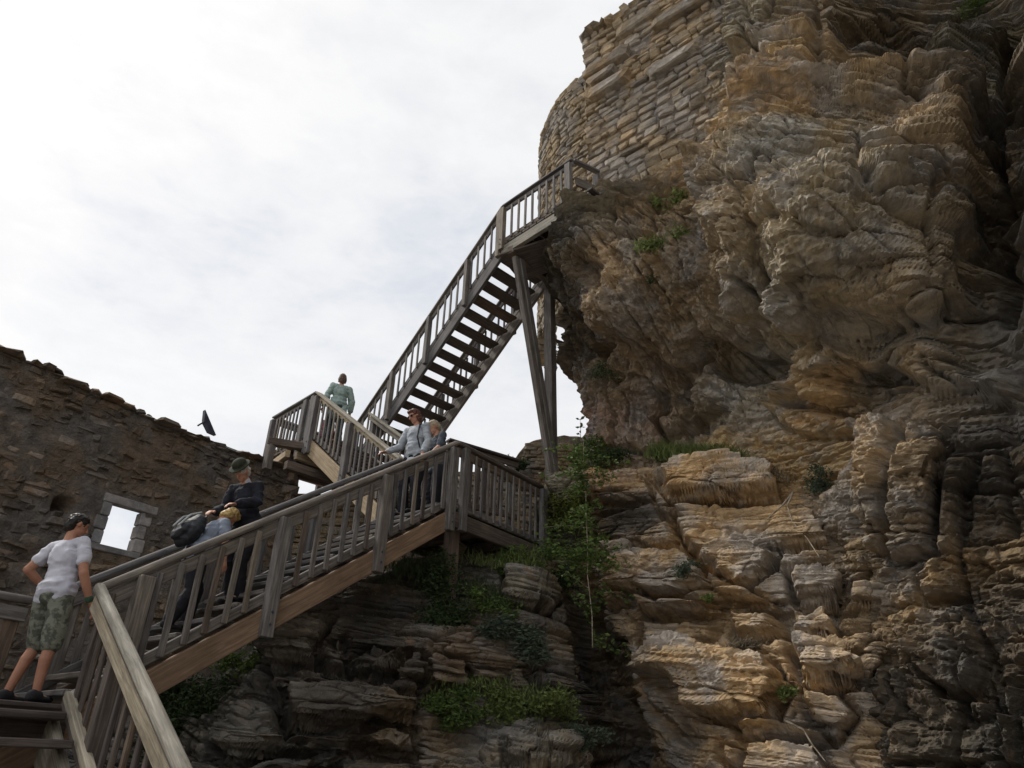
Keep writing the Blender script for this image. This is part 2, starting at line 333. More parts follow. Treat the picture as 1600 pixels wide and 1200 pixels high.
# ---- upper cliff: overhanging mass on the right (px, py, depth)
UP_PTS = [(912, 292, 10.5), (925, 318, 9.8), (1000, 300, 9.5), (1080, 300, 8.6), (880, 333, 9.85), (858, 360, 9.8), (930, 350, 9.1), (1000, 360, 8.95), (960, 430, 9.3), (900, 430, 9.9),
 (1050, 430, 8.8), (1100, 380, 8.2), (872, 470, 12.1), (852, 510, 12.4), (905, 520, 11.4), (960, 520, 9.8), (1040, 510, 9.3), (1120, 500, 8.9), (872, 562, 12.4), (920, 600, 11.9),
 (1000, 590, 10.9), (1060, 590, 10.9), (925, 690, 11.9), (980, 680, 11.4), (1060, 690, 11.0), (1110, 660, 10.6), (1090, 545, 10.0), (1180, 560, 9.9), (1180, 620, 9.9), (1130, 690, 10.3), (1240, 590, 9.4), (1280, 545, 8.9),
 (1140, 20, 8.6), (1000, 150, 10.2), (1080, 200, 9.2), (950, 60, 11.0), (1150, 110, 7.95), (1110, 230, 8.25), (1090, 270, 8.3), (1160, 180, 7.7), (1130, 300, 7.75), (1130, 380, 7.6), (1160, 450, 7.6), (1180, 500, 8.1),
 (1200, 40, 7.6), (1260, 60, 7.25), (1330, 60, 7.45), (1430, 70, 7.35), (1400, 20, 6.8), (1500, 30, 6.4), (1300, 130, 6.85), (1400, 135, 6.4), (1500, 170, 6.05), (1540, 250, 6.05), (1440, 210, 6.55),
 (1250, 250, 7.1), (1350, 300, 6.7), (1450, 350, 6.35), (1540, 420, 6.2), (1250, 400, 6.95), (1350, 420, 6.55), (1450, 480, 6.5), (1230, 480, 7.15), (1330, 500, 7.3), (1540, 500, 6.7), (1250, 530, 8.0),
 (1562, 120, 6.9), (1566, 250, 6.9), (1566, 400, 6.8), (1600, 120, 5.7), (1600, 300, 5.5), (1600, 450, 5.7),
 (1330, 560, 7.95), (1400, 545, 7.5), (1500, 570, 7.0), (1600, 570, 6.5), (1300, 620, 8.3), (1400, 640, 7.3), (1500, 650, 7.0), (1600, 650, 6.5), (1230, 650, 9.3), (1150, 720, 10.2), (1250, 720, 9.4), (1310, 720, 8.6), (1050, 740, 10.9),
 (1350, 760, 7.75), (1450, 800, 7.1), (1550, 800, 6.95), (1600, 800, 6.5), (1330, 860, 8.3), (1400, 880, 7.7), (1440, 960, 7.4), (1520, 960, 7.0), (1600, 960, 6.6), (1400, 1100, 7.6), (1500, 1100, 7.0), (1600, 1100, 6.5), (1450, 1200, 7.2), (1600, 1200, 6.4),
 (1200, 900, 9.6), (1250, 1100, 9.3), (1000, 900, 11.6), (950, 1100, 11.6)]
PHI = math.radians(40)
UB = Base(UP_PTS, -8.5, 4, -3, 16, .35, PHI)
# left silhouette X as a function of height
sil = [at_y(*q) for q in [(925, 800, 12.2), (922, 690, 12.0), (912, 655, 12.0), (895, 612, 12.1), (866, 565, 12.3), (846, 520, 12.4), (835, 480, 12.3), (836, 440, 11.9), (848, 405, 10.6), (854, 372, 9.95), (868, 348, 9.95), (892, 322, 10.0)]]
sil = [UB.rot(q) for q in sil]
sil = [(-3, -6.3), (3.0, -6.3)] + [(q[2], q[0]) for q in sil if q[2] > 3.5]
sil.sort(); sz, sx = np.array(sil).T
sx = np.append(sx, [-5.35, -5.0, -3.6, -2.4]); sz = np.append(sz, [9.4, 9.8, 12.5, 15])
def build_upper():
    nz = 1000; nx = 660; nb = 40
    z = np.linspace(-1.8, 13.6, nz)
    # denser where the picture shows it
    xl = np.interp(z, sz, sx) + .06 * fbm(z * 2.5, z * 0, z * 0, 4, 3)
    a = np.linspace(0, 1, nx) ; a = a ** 1.0
    xr = 1.3
    X = xl[:, None] * (1 - a[None]) + xr * a[None]; Z = np.repeat(z[:, None], nx, 1)
    Y = UB.y(X, Z); Y += .25 * np.clip(1 - (X - xl[:, None]) / .5, 0, 1) ** 2
    P = np.stack([X, Y, Z], -1)
    tb = np.linspace(1, 0, nb, endpoint=False)[None]          # back side of the silhouette, rounding away
    bx = xl[:, None] + .12 * tb ** 2; by = Y[:, :1] + 3.0 * tb ** 1.5
    PB = np.stack([bx, by, Z[:, :nb]], -1)
    ne = 36; te = np.linspace(0, 1, ne + 1)[1:][None]         # unseen cliff added past the frame, curved round to darken the right side
    ex = xr + 4.2 * np.sin(te * 1.57) + 0 * Z[:, :1]; ey = Y[:, -1:] - 7 * (1 - np.cos(te * 1.57))
    PE = np.stack([ex, ey, Z[:, :1] + 0 * te], -1)
    P = UB.inv(np.concatenate([PB, P, PE], 1))
    PR = UB.rot(P); nc = np.array([-math.sin(PHI), -math.cos(PHI), 0.])
    n = normals(blur(blur(P, 24), 24)); n = n * .5 + nc * .5; n /= np.linalg.norm(n, axis=-1, keepdims=True)
    d = np.zeros(P.shape[:2])
    for (px, h, w_) in MACRO: d += poly_feature(PR, [UB.rot(UB.hit(*q))[[0, 2]] for q in px], h, 0, w_)
    for (px, h, g) in UPOLY:
        pl = [UB.rot(UB.hit(*q))[[0, 2]] for q in px]
        d += poly_feature(PR, pl, h * (.8 if np.mean([q_[0] for q_ in px]) > 1150 and np.mean([q_[1] for q_ in px]) < 520 else 1.4), g * 1.9, .09)
    X, Y, Z = P[..., 0], P[..., 1], P[..., 2]
    d += .12 * fbm(X * .9, Y * .9, Z * 1.1, 4, 1)
    fade = np.ones(P.shape[1]); fade[:nb] = np.linspace(.4, 1, nb)
    P = P + n * (d * fade[None])[..., None]
    n = normals(blur(blur(P, 18), 18)); n = n * .5 + nc * .5; n /= np.linalg.norm(n, axis=-1, keepdims=True)
    X, Y, Z = P[..., 0], P[..., 1], P[..., 2]
    bed = sstep(2.6, 4.2, X + .25 * (Z - 7)); lump = 1 - bed * .75
    d = .05 * (1 - .6 * bed) * fbm(X * 5, Y * 5, Z * 7, 4, 2, .6)
    lb = bed + (1 - bed) * .22
    d += layers(P, .5, .26, 3.2, 21, .10, .3, vl=.3, hole=.5) * lb
    d += layers(P, .19, .15, 2.6, 22, .10, .3, vl=.15, hole=.62) * lb
    d += layers(P, .08, .06, 2.4, 23, .05, .3, vl=.05, hole=.9) * lb
    r3 = 1 - 2.4 * np.abs(fbm(X * 2.6, Y * 2.6, Z * 2.6, 4, 34, .6)); d += .11 * (1 - bed) * r3
    d += cracks(P, .8, 1.6, .07, .035, 71) + cracks(P, 2.2, 5., .035, .05, 72)
    d += facets(P, .8, .45, .17, 41, .06) * (1 - .6 * bed) + facets(P, .25, .13, .06, 42, .02) * (1 - .75 * bed)
    r2 = fbm(X * 9, Y * 9, Z * 11, 4, 32, .65); d += .075 * lump * r2
    fade = np.ones(P.shape[1]); fade[:nb] = np.linspace(.4, 1, nb)
    P = P + n * (d * fade[None])[..., None]
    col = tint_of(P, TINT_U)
    o = grid_mesh('rock_cliff', P, 'rock', col, False); o['kind'] = 'structure'
    return o
def shape(ox, oy, sc, pts): return [(ox + a / sc, oy + b / sc) for a, b in pts]
R3 = lambda *p: shape(1200, 550, 1.845, p)
R2 = lambda *p: shape(820, 700, 2.4, p)
R6 = lambda *p: shape(1180, 0, 2.0, p)
R7 = lambda *p: shape(830, 380, 3.0, p)
R1 = lambda *p: shape(300, 850, 2.6667, p)
MACRO = [
 ([(1150, 112), (1320, 132), (1540, 180), (1552, 300), (1546, 500), (1450, 508), (1330, 520), (1272, 556), (1225, 530), (1180, 472), (1130, 388), (1082, 278), (1100, 240), (1146, 250)], .55, .22),
 ([(1130, 20), (1185, 0), (1292, 10), (1292, 106), (1210, 112), (1150, 104)], .30, .12),
 ([(1300, 22), (1400, 10), (1480, 30), (1475, 122), (1300, 118)], -.5, .2), ([(1545, 40), (1578, 40), (1582, 300), (1578, 520), (1548, 520), (1556, 300)], -.9, .09),
 ([(1290, 520), (1400, 520), (1600, 560), (1600, 640), (1460, 620), (1400, 580), (1240, 640), (1215, 660), (1210, 625), (1270, 590)], .38, .12),
 ([(1090, 520), (1170, 520), (1262, 572), (1210, 600), (1130, 590), (1075, 600)], -.45, .12),
 ([(900, 540), (960, 520), (1060, 530), (1150, 500), (1260, 565), (1150, 600), (1010, 600), (930, 620)], -.4, .15),
 ([(876, 372), (930, 355), (1000, 360), (1050, 400), (1000, 480), (900, 460), (872, 405)], .16, .2),
 ([(1150, 640), (1210, 625), (1320, 640), (1340, 700), (1300, 770), (1230, 760), (1130, 700)], -.12, .1)]
UPOLY = [
 (R3((65, 120), (290, 60), (440, 90), (350, 130), (150, 165)), .10, .06), (R3((25, 175), (150, 168), (270, 195), (270, 235), (150, 252), (40, 235)), .14, .07),
 (R3((278, 205), (375, 195), (360, 300), (345, 400), (350, 580), (310, 590), (265, 480), (282, 380)), .16, .08), (R3((382, 205), (520, 170), (520, 290), (480, 420), (470, 600), (362, 600), (352, 480), (367, 300)), .10, .08),
 (R3((490, 295), (620, 290), (560, 420), (550, 700), (425, 715), (418, 640), (478, 600)), .12, .09), (R3((630, 300), (700, 300), (700, 560), (570, 560), (575, 420)), .05, .08),
 (R3((540, 190), (700, 180), (705, 250), (540, 270)), .12, .07), (R3((430, 730), (560, 720), (640, 860), (620, 1000), (480, 1000), (400, 900)), .08, .08),
 (R3((380, 930), (560, 1010), (560, 1200), (370, 1200)), .06, .07), (R3((560, 860), (660, 880), (650, 1080), (570, 1060)), .08, .07),
 (R3((680, 950), (740, 950), (740, 1200), (690, 1200)), .1, .1), (R3((470, 20), (738, 40), (738, 160), (560, 130)), .10, .07),
 (R6((0, 215), (210, 215), (300, 300), (150, 350), (0, 340)), .08, .05), (R6((0, 0), (100, 0), (205, 40), (210, 200), (60, 200), (0, 180)), .12, .08),
 (R6((470, 255), (610, 255), (770, 290), (755, 380), (600, 370), (470, 360)), .14, .08), (R6((330, 600), (540, 610), (545, 690), (350, 680)), .16, .08),
 (R6((40, 590), (260, 570), (330, 640), (330, 760), (140, 770), (50, 680)), .12, .06), (R6((530, 700), (700, 690), (740, 850), (640, 940), (540, 900)), .10, .07),
 (R6((480, 960), (600, 940), (640, 1000), (560, 1040), (480, 1010)), .14, .07), (R6((350, 510), (600, 540), (580, 600), (360, 590)), .1, .06), (R6((210, 300), (330, 330), (320, 430), (220, 440), (160, 400)), -.18, .05),
 (R6((340, 690), (540, 695), (520, 780), (400, 790)), -.2, .05), (R6((480, 375), (745, 385), (740, 470), (560, 465)), -.16, .05),
 (R7((780, 480), (885, 415), (850, 500), (830, 560), (780, 610), (740, 600)), .16, .04), (R7((600, 860), (660, 720), (760, 730), (700, 900), (640, 930)), .25, .06),
 (R7((330, 660), (580, 680), (640, 740), (600, 850), (640, 940), (560, 980), (360, 960), (330, 800)), .14, .07), (R7((700, 830), (780, 760), (900, 760), (940, 800), (860, 860), (740, 920)), -.34, .06),
 (R7((210, 60), (340, 90), (360, 180), (280, 240), (230, 180)), -.2, .04), (R7((940, 260), (1060, 230), (1150, 330), (1130, 440), (1030, 440), (960, 350)), .16, .06),
 (R7((110, 200), (240, 330), (330, 480), (260, 560), (150, 520), (60, 430), (60, 250)), -.22, .05),
 (shape(820, 0, 2.857, ((200, 880), (420, 840), (640, 850), (680, 900), (420, 960), (350, 960), (220, 940))), .14, .05),
 (shape(820, 0, 2.857, ((420, 960), (600, 930), (590, 1080), (520, 1110), (440, 1090))), .1, .06), (shape(820, 0, 2.857, ((850, 690), (940, 600), (935, 680), (860, 730))), .12, .05),
 (shape(820, 0, 2.857, ((930, 20), (1090, 0), (1110, 120), (1060, 230), (960, 280), (930, 200))), .12, .09),
]
# rock colours by place, with shade painted darker in recesses, undersides and far right (px, py, depth, rgb)
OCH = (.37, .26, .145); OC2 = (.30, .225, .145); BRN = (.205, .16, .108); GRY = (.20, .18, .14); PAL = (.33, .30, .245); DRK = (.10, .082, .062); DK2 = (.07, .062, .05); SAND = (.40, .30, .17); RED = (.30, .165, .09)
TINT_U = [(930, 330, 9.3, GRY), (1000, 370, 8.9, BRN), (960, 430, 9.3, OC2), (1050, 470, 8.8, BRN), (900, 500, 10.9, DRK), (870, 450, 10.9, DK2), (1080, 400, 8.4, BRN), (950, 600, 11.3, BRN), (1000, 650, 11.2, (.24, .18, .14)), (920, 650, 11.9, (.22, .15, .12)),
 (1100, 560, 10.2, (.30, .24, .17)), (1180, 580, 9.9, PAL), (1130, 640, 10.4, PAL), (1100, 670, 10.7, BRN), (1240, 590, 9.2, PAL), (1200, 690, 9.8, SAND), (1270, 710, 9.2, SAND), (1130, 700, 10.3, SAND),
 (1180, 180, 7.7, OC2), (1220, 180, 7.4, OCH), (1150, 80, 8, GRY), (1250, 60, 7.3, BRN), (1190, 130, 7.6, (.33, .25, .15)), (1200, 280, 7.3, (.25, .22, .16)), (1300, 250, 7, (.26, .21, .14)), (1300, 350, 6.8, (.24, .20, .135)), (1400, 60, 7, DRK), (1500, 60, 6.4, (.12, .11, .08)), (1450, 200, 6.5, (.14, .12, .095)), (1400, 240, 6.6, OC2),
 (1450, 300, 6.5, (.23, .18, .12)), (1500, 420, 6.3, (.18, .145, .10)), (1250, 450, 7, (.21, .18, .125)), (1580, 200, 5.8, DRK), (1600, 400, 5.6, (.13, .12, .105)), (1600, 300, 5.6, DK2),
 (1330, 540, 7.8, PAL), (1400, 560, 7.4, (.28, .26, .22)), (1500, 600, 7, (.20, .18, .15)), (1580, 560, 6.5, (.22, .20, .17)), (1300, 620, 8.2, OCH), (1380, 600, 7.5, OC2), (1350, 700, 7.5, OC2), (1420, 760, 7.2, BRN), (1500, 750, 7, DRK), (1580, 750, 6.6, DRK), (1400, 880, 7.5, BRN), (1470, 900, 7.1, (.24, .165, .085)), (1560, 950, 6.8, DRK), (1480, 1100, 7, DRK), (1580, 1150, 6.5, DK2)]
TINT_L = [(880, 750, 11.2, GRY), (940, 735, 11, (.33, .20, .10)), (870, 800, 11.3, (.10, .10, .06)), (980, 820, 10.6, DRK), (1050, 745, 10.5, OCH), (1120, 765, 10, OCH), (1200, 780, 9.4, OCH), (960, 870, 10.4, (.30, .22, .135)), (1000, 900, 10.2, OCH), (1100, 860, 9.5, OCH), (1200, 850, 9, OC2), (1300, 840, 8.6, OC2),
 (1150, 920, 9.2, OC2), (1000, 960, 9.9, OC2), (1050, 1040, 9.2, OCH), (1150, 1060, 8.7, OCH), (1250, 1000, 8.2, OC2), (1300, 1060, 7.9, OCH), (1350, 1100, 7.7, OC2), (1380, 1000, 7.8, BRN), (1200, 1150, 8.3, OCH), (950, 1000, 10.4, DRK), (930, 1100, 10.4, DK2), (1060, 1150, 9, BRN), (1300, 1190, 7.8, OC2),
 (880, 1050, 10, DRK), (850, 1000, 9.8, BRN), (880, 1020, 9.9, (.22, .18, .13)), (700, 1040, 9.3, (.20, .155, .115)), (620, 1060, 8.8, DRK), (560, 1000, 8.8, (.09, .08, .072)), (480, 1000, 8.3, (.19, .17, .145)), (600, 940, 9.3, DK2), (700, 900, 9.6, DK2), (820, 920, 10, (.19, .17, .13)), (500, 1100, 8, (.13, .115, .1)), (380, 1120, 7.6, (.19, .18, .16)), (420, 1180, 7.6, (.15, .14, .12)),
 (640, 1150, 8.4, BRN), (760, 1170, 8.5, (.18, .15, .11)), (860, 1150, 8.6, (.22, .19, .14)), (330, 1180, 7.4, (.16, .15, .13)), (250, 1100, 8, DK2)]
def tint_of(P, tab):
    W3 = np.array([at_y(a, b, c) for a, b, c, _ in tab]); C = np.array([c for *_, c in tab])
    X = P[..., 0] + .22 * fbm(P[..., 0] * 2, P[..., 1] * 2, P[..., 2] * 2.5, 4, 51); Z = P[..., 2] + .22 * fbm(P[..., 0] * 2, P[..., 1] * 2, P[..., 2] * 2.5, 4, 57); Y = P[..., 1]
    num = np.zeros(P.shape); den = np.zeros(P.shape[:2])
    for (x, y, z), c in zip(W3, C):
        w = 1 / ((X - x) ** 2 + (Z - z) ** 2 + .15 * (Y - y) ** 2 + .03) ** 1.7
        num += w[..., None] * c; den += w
    return num / den[..., None] * (1.08 + .44 * sstep(.11, .2, (num / den[..., None]).mean(-1)))[..., None]  # lifts paler tints more, leaving the painted-in shade dark
build_upper()

# ---- lower rocks: dark outcrop under the stairs, crevice, yellow block stack
LOW_PTS = [(850, 765, 11.4), (880, 745, 11.3), (940, 742, 11.1), (1000, 740, 10.9), (1050, 735, 10.7), (870, 800, 11.4), (900, 850, 11.5), (940, 790, 10.7), (1010, 790, 10.45), (980, 840, 10.6), (1060, 760, 10.3), (1130, 770, 9.9), (1220, 782, 9.35), (1060, 785, 10.2), (1150, 800, 9.85), (1240, 800, 9.2),
 (940, 870, 10.6), (1000, 870, 10.3), (1100, 860, 9.6), (1200, 860, 9.1), (1300, 850, 8.6), (1100, 930, 9.45), (940, 940, 10.5), (1000, 930, 10.1), (1180, 930, 9.0), (1270, 900, 8.6), (1330, 900, 8.4), (990, 985, 10.3), (1060, 990, 9.85), (1130, 980, 9.4), (990, 1040, 9.6), (1080, 1040, 9.1), (1180, 1060, 8.6), (1070, 1110, 9.3),
 (1250, 990, 8.4), (1330, 1000, 8.0), (1400, 990, 8.0), (1250, 1080, 8.2), (1350, 1090, 7.8), (1400, 1100, 7.9), (1180, 1130, 8.5), (1280, 1150, 8.2), (1200, 1190, 8.2), (1380, 1190, 7.7), (1080, 1190, 9.1), (1440, 950, 8.4), (1480, 1150, 8.4), (1340, 800, 9.0),
 (880, 950, 10.9), (930, 1000, 10.5), (955, 1080, 10.3), (1010, 1170, 9.7), (930, 1130, 10.1), (872, 880, 11.2), (780, 880, 10.6), (700, 885, 10.1), (830, 895, 10.3), (830, 940, 9.9), (850, 980, 9.9), (880, 1040, 9.7), (900, 1080, 9.6), (780, 960, 9.7), (700, 940, 9.8), (620, 910, 9.7),
 (560, 930, 9.4), (520, 990, 8.6), (470, 990, 8.3), (420, 1030, 8.2), (560, 1040, 8.9), (640, 1030, 8.9), (740, 1040, 9.3), (820, 1040, 9.5), (450, 1080, 8.1), (540, 1100, 8.2), (640, 1100, 8.5), (700, 1090, 9.3), (800, 1090, 9.5), (860, 1120, 9.3), (380, 1100, 7.9), (340, 1150, 7.7), (420, 1170, 7.6), (520, 1170, 8.3), (600, 1190, 8.5), (720, 1170, 8.7), (820, 1170, 8.6), (900, 1190, 8.6), (300, 1190, 7.6), (300, 1120, 8.9), (200, 1180, 9.3), (400, 990, 9.4)]
LB = Base(LOW_PTS, -7, 6.2, -3, 6.5)
top_pts = [at_y(*q) for q in [(180, 1150, 9.5), (300, 1080, 9.2), (405, 1000, 8.9), (470, 962, 8.9), (545, 905, 9.5), (620, 880, 9.9), (700, 878, 10.3), (780, 868, 10.8), (830, 850, 11.2), (846, 765, 11.5), (870, 742, 11.4), (930, 733, 11.2), (1010, 728, 10.9), (1080, 722, 10.6), (1150, 740, 10.1), (1230, 770, 9.5), (1330, 790, 9.1), (1420, 900, 8.7), (1480, 980, 8.6)]]
tx, tz = np.array([(q[0], q[2]) for q in top_pts]).T
LPOLY = [
 ([(868, 870), (935, 900), (945, 950), (985, 1010), (982, 1070), (1010, 1130), (1070, 1210), (905, 1210), (950, 1120), (905, 1040), (880, 960)], -1.5, .0),
 (R2((497, 135), (560, 92), (760, 95), (880, 115), (985, 182), (950, 190), (700, 212), (550, 203)), .26, .07), (R2((455, 95), (600, 60), (740, 70), (770, 90), (560, 88), (495, 125)), .10, .05),
 (R2((70, 135), (180, 90), (400, 92), (470, 130), (490, 190), (290, 200), (100, 220)), .14, .06), (R2((275, 240), (490, 205), (555, 290), (560, 352), (285, 350)), .05, .07),
 (R2((545, 228), (740, 222), (990, 217), (1100, 270), (1150, 380), (960, 395), (940, 455), (830, 540), (640, 420), (585, 330)), .12, .10), (R2((290, 362), (600, 372), (640, 430), (685, 515), (560, 540), (300, 515)), .10, .08),
 (R2((285, 522), (395, 522), (400, 600), (300, 612)), .16, .07), (R2((405, 530), (560, 548), (740, 592), (740, 620), (560, 625), (440, 622)), .20, .07), (R2((445, 634), (630, 634), (740, 642), (700, 705), (445, 755)), .04, .06),
 (R2((395, 782), (560, 742), (740, 790), (920, 812), (960, 900), (920, 1050), (760, 1005), (620, 998), (560, 930), (480, 868), (400, 850)), .22, .10), (R2((385, 872), (475, 885), (590, 1000), (600, 1080), (440, 975)), .02, .07),
 (R2((760, 1018), (920, 1058), (1100, 1092), (1140, 1135), (900, 1112), (770, 1068)), .22, .08), (R2((812, 1112), (1060, 1142), (1130, 1200), (1130, 1260), (810, 1260)), .14, .08),
 (R2((765, 605), (940, 600), (950, 675), (880, 720), (785, 690)), .12, .09), (R2((690, 522), (830, 542), (990, 592), (830, 600), (745, 582)), .12, .05), (R2((1005, 472), (1150, 462), (1210, 500), (1210, 600), (1015, 580)), .16, .09),
 (R2((965, 602), (1160, 612), (1220, 700), (1150, 728), (975, 700)), .12, .08), (R2((982, 732), (1200, 742), (1300, 860), (1150, 880), (992, 860)), .16, .09), (R2((992, 882), (1150, 892), (1260, 1000), (1150, 1130), (1055, 1040), (1005, 950)), .10, .08),
 (R2((700, 1082), (800, 1100), (805, 1200), (720, 1160)), .08, .09), (R2((960, 400), (1150, 385), (1150, 455), (1000, 465), (945, 455)), .08, .06), (R3((220, 700), (400, 692), (400, 748), (210, 760)), .12, .07), (R3((70, 840), (340, 800), (370, 860), (300, 960), (80, 950)), .08, .06),
 (R1((275, 480), (330, 400), (440, 330), (560, 300), (560, 390), (540, 400), (520, 510), (330, 520)), .26, .09), (R1((540, 410), (640, 380), (660, 460), (640, 560), (540, 540)), .12, .07), (R1((640, 490), (760, 440), (900, 440), (860, 500), (760, 560), (640, 545)), .20, .08),
 (R1((355, 620), (480, 600), (760, 600), (960, 650), (960, 730), (730, 770), (560, 780), (400, 710)), .24, .10), (R1((660, 840), (740, 775), (950, 745), (940, 860), (800, 870)), .16, .09), (R1((560, 930), (660, 860), (920, 880), (920, 1000), (560, 1000)), .10, .09),
 (R1((810, 600), (850, 520), (960, 440), (980, 560), (960, 645), (860, 630)), .14, .06), (R1((980, 480), (1150, 460), (1170, 600), (1080, 600), (985, 620)), .10, .06), (R1((80, 800), (200, 650), (330, 600), (400, 730), (480, 830), (300, 880), (60, 860)), .12, .09),
 (R1((30, 880), (300, 890), (520, 860), (480, 1000), (30, 1000)), .12, .08), (R1((310, 540), (410, 550), (400, 600), (340, 605)), .1, .05), (R1((415, 800), (520, 800), (540, 860), (430, 850)), .14, .06),
 (R1((1300, 100), (1500, 140), (1540, 220), (1500, 300), (1300, 270), (1290, 170)), .22, .07), (R1((1400, 520), (1540, 520), (1600, 620), (1560, 660), (1430, 620)), .14, .07), (R1((1290, 820), (1600, 760), (1660, 860), (1400, 930), (1290, 900)), .16, .07), (R1((1160, 500), (1330, 510), (1340, 560), (1180, 570)), .12, .05)]
def build_lower():
    nx = 1000; nz = 520; nl = 60
    x = np.linspace(-5.6, 5.9, nx); zt = np.interp(x, tx, tz) + .05 * fbm(x * 3, x * 0, x * 0, 4, 8)
    s = np.linspace(0, 1, nz)[:, None]
    X = np.repeat(x[None], nz, 0); Z = -1.8 + (zt[None] + 1.8) * s; Y = LB.y(X, Z)
    P = np.stack([X, Y, Z], -1)
    tb = np.linspace(0, 1, nl + 1)[1:][:, None]
    lx = X[-1:] + .2 * tb; ly = Y[-1:] + .15 * np.sin(tb * 1.57) + 3.2 * tb ** 1.3; lz = zt[None] + .12 * np.sin(np.minimum(tb * 6, 1.57)) + .25 * tb
    P = np.concatenate([P, np.stack([lx, ly, lz], -1)], 0)
    def nrm(P, k):
        n = normals(blur(blur(P, k), k)); return n * np.sign(np.median((n * -P).sum(-1)))
    nc = np.array([-.25, -.95, .15]); n = nrm(P, 22) * .6 + nc * .4; n /= np.linalg.norm(n, axis=-1, keepdims=True)
    fade = np.ones(P.shape[0]); fade[nz:] = np.linspace(1, .3, nl)
    d = np.zeros(P.shape[:2])
    for (px, h, g) in LPOLY:
        pl = [LB.hit(*q)[[0, 2]] for q in px]
        d += poly_feature(P, pl, h * ((1.75 if px[0][0] > 900 else 1.0) if h > -1 else 1), g * 3.0, .085 if h > -1 else .3, gw=.04)
    X, Y, Z = P[..., 0], P[..., 1], P[..., 2]; d += .07 * fbm(X * 1.4, Y * 1.4, Z * 1.6, 4, 61)
    P = P + n * (d * fade[:, None])[..., None]
    n = nrm(P, 6) * .55 + nc * .45; n /= np.linalg.norm(n, axis=-1, keepdims=True)
    X, Y, Z = P[..., 0], P[..., 1], P[..., 2]
    R_ = sstep(1.2, 2.0, X)
    d = .02 * fbm(X * 5, Y * 5, Z * 8, 4, 62, .6)
    d += layers(P, .46, .07, 2.6, 63, .05, .3, vl=.4) + layers(P, .15, .05, 1.8, 64, .045, .35, vl=.3) + layers(P, .06, .028, 1.2, 65, .02, .4, vl=.1, hole=.8)
    d += facets(P, .6, .26, .12, 43, .04) * (1 - .65 * R_) + facets(P, .2, .09, .04, 44, .015) * (1 - .6 * R_) + cracks(P, .7, 1.6, .08, .03, 73) + cracks(P, 2.2, 6., .02, .05, 74)
    fade = np.ones(P.shape[0]); fade[nz:] = np.linspace(1, .3, nl)
    P = P + n * (d * fade[:, None])[..., None]
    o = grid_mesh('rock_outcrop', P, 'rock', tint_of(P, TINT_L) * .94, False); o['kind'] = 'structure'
build_lower()

# ---- ground far below and behind
def ground():
    n = 60; g = np.linspace(-1, 1, n); g = np.sign(g) * np.abs(g) ** 3 * 900
    X, Y = np.meshgrid(g, g); Z = np.full(X.shape, -1.65) + .05 * fbm(X * .3, Y * .3, X * 0, 3, 4) * (np.hypot(X, Y) < 60)
    o = grid_mesh('ground', np.stack([X, Y, Z], -1), 'bounce_gravel'); o['kind'] = 'structure'
ground()

# ================================================================== TIMBER
_cache = {}
def box_mesh(name, lx, ly, lz, mat, bev=.008, taper=None):
    key = (name, round(lx, 2), round(ly, 3), round(lz, 3), mat)
    if key in _cache: return _cache[key]
    bev = min(bev, ly * .3, lz * .3); vs = []; x, y, z = lx / 2, ly / 2, lz / 2
    r = random.Random(hash((round(lx, 2), round(ly, 3), round(lz, 3))) & 0xffff)
    def ringv(xx, s):
        for (sy, sz_) in ((1, 1), (-1, 1), (-1, -1), (1, -1)):
            a = (sy * (y - s), sz_ * (z - bev - s)); b_ = (sy * (y - bev - s), sz_ * (z - s))
            for q in ((a, b_) if sy * sz_ > 0 else (b_, a)):
                vs.append((xx, q[0] + r.uniform(-.0015, .0015), q[1] + r.uniform(-.0015, .0015)))
    seg = [(-x, bev * .6), (-x + bev, 0)] + [(t_, 0) for t_ in ([-x / 3, x / 3] if lx > .6 else [])] + [(x - bev, 0), (x, bev * .6)]
    for xx, s_ in seg: ringv(xx, s_)
    f = []
    for k in range(len(seg) - 1):
        for i in range(8):
            a, b_ = k * 8 + i, k * 8 + (i + 1) % 8; f.append((a, b_, b_ + 8, a + 8))
    f.append(tuple(range(7, -1, -1))); e = (len(seg) - 1) * 8; f.append(tuple(range(e, e + 8)))
    me = bpy.data.meshes.new(name); me.from_pydata(vs, [], f); me.materials.append(MAT[mat]); _cache[key] = me
    return me
def log_mesh(name, lx, r_, mat):
    key = (name, round(lx, 2), r_, mat)
    if key in _cache: return _cache[key]
    vs = []; f = []; n = 12; xs = [-lx / 2, -lx / 2 + .012] + list(np.linspace(-lx / 2 + .3, lx / 2 - .3, max(2, int(lx / .5)))) + [lx / 2 - .012, lx / 2]
    for k, xx in enumerate(xs):
        rr = r_ * (.86 if k in (0, len(xs) - 1) else 1)
        for i in range(n):
            a = 2 * math.pi * i / n; q = rr * (1 + .03 * math.sin(3 * a + xx * 2))
            if math.sin(a) < -.55: vs.append((xx, q * math.cos(a), -rr * .55))
            else: vs.append((xx, q * math.cos(a), q * math.sin(a)))
    for k in range(len(xs) - 1):
        for i in range(n): a, b_ = k * n + i, k * n + (i + 1) % n; f.append((a, b_, b_ + n, a + n))
    f.append(tuple(range(n - 1, -1, -1))); e = (len(xs) - 1) * n; f.append(tuple(range(e, e + n)))
    me = bpy.data.meshes.new(name); me.from_pydata(vs, [], f); me.materials.append(MAT[mat])
    me.polygons.foreach_set('use_smooth', [True] * len(me.polygons)); _cache[key] = me
    return me
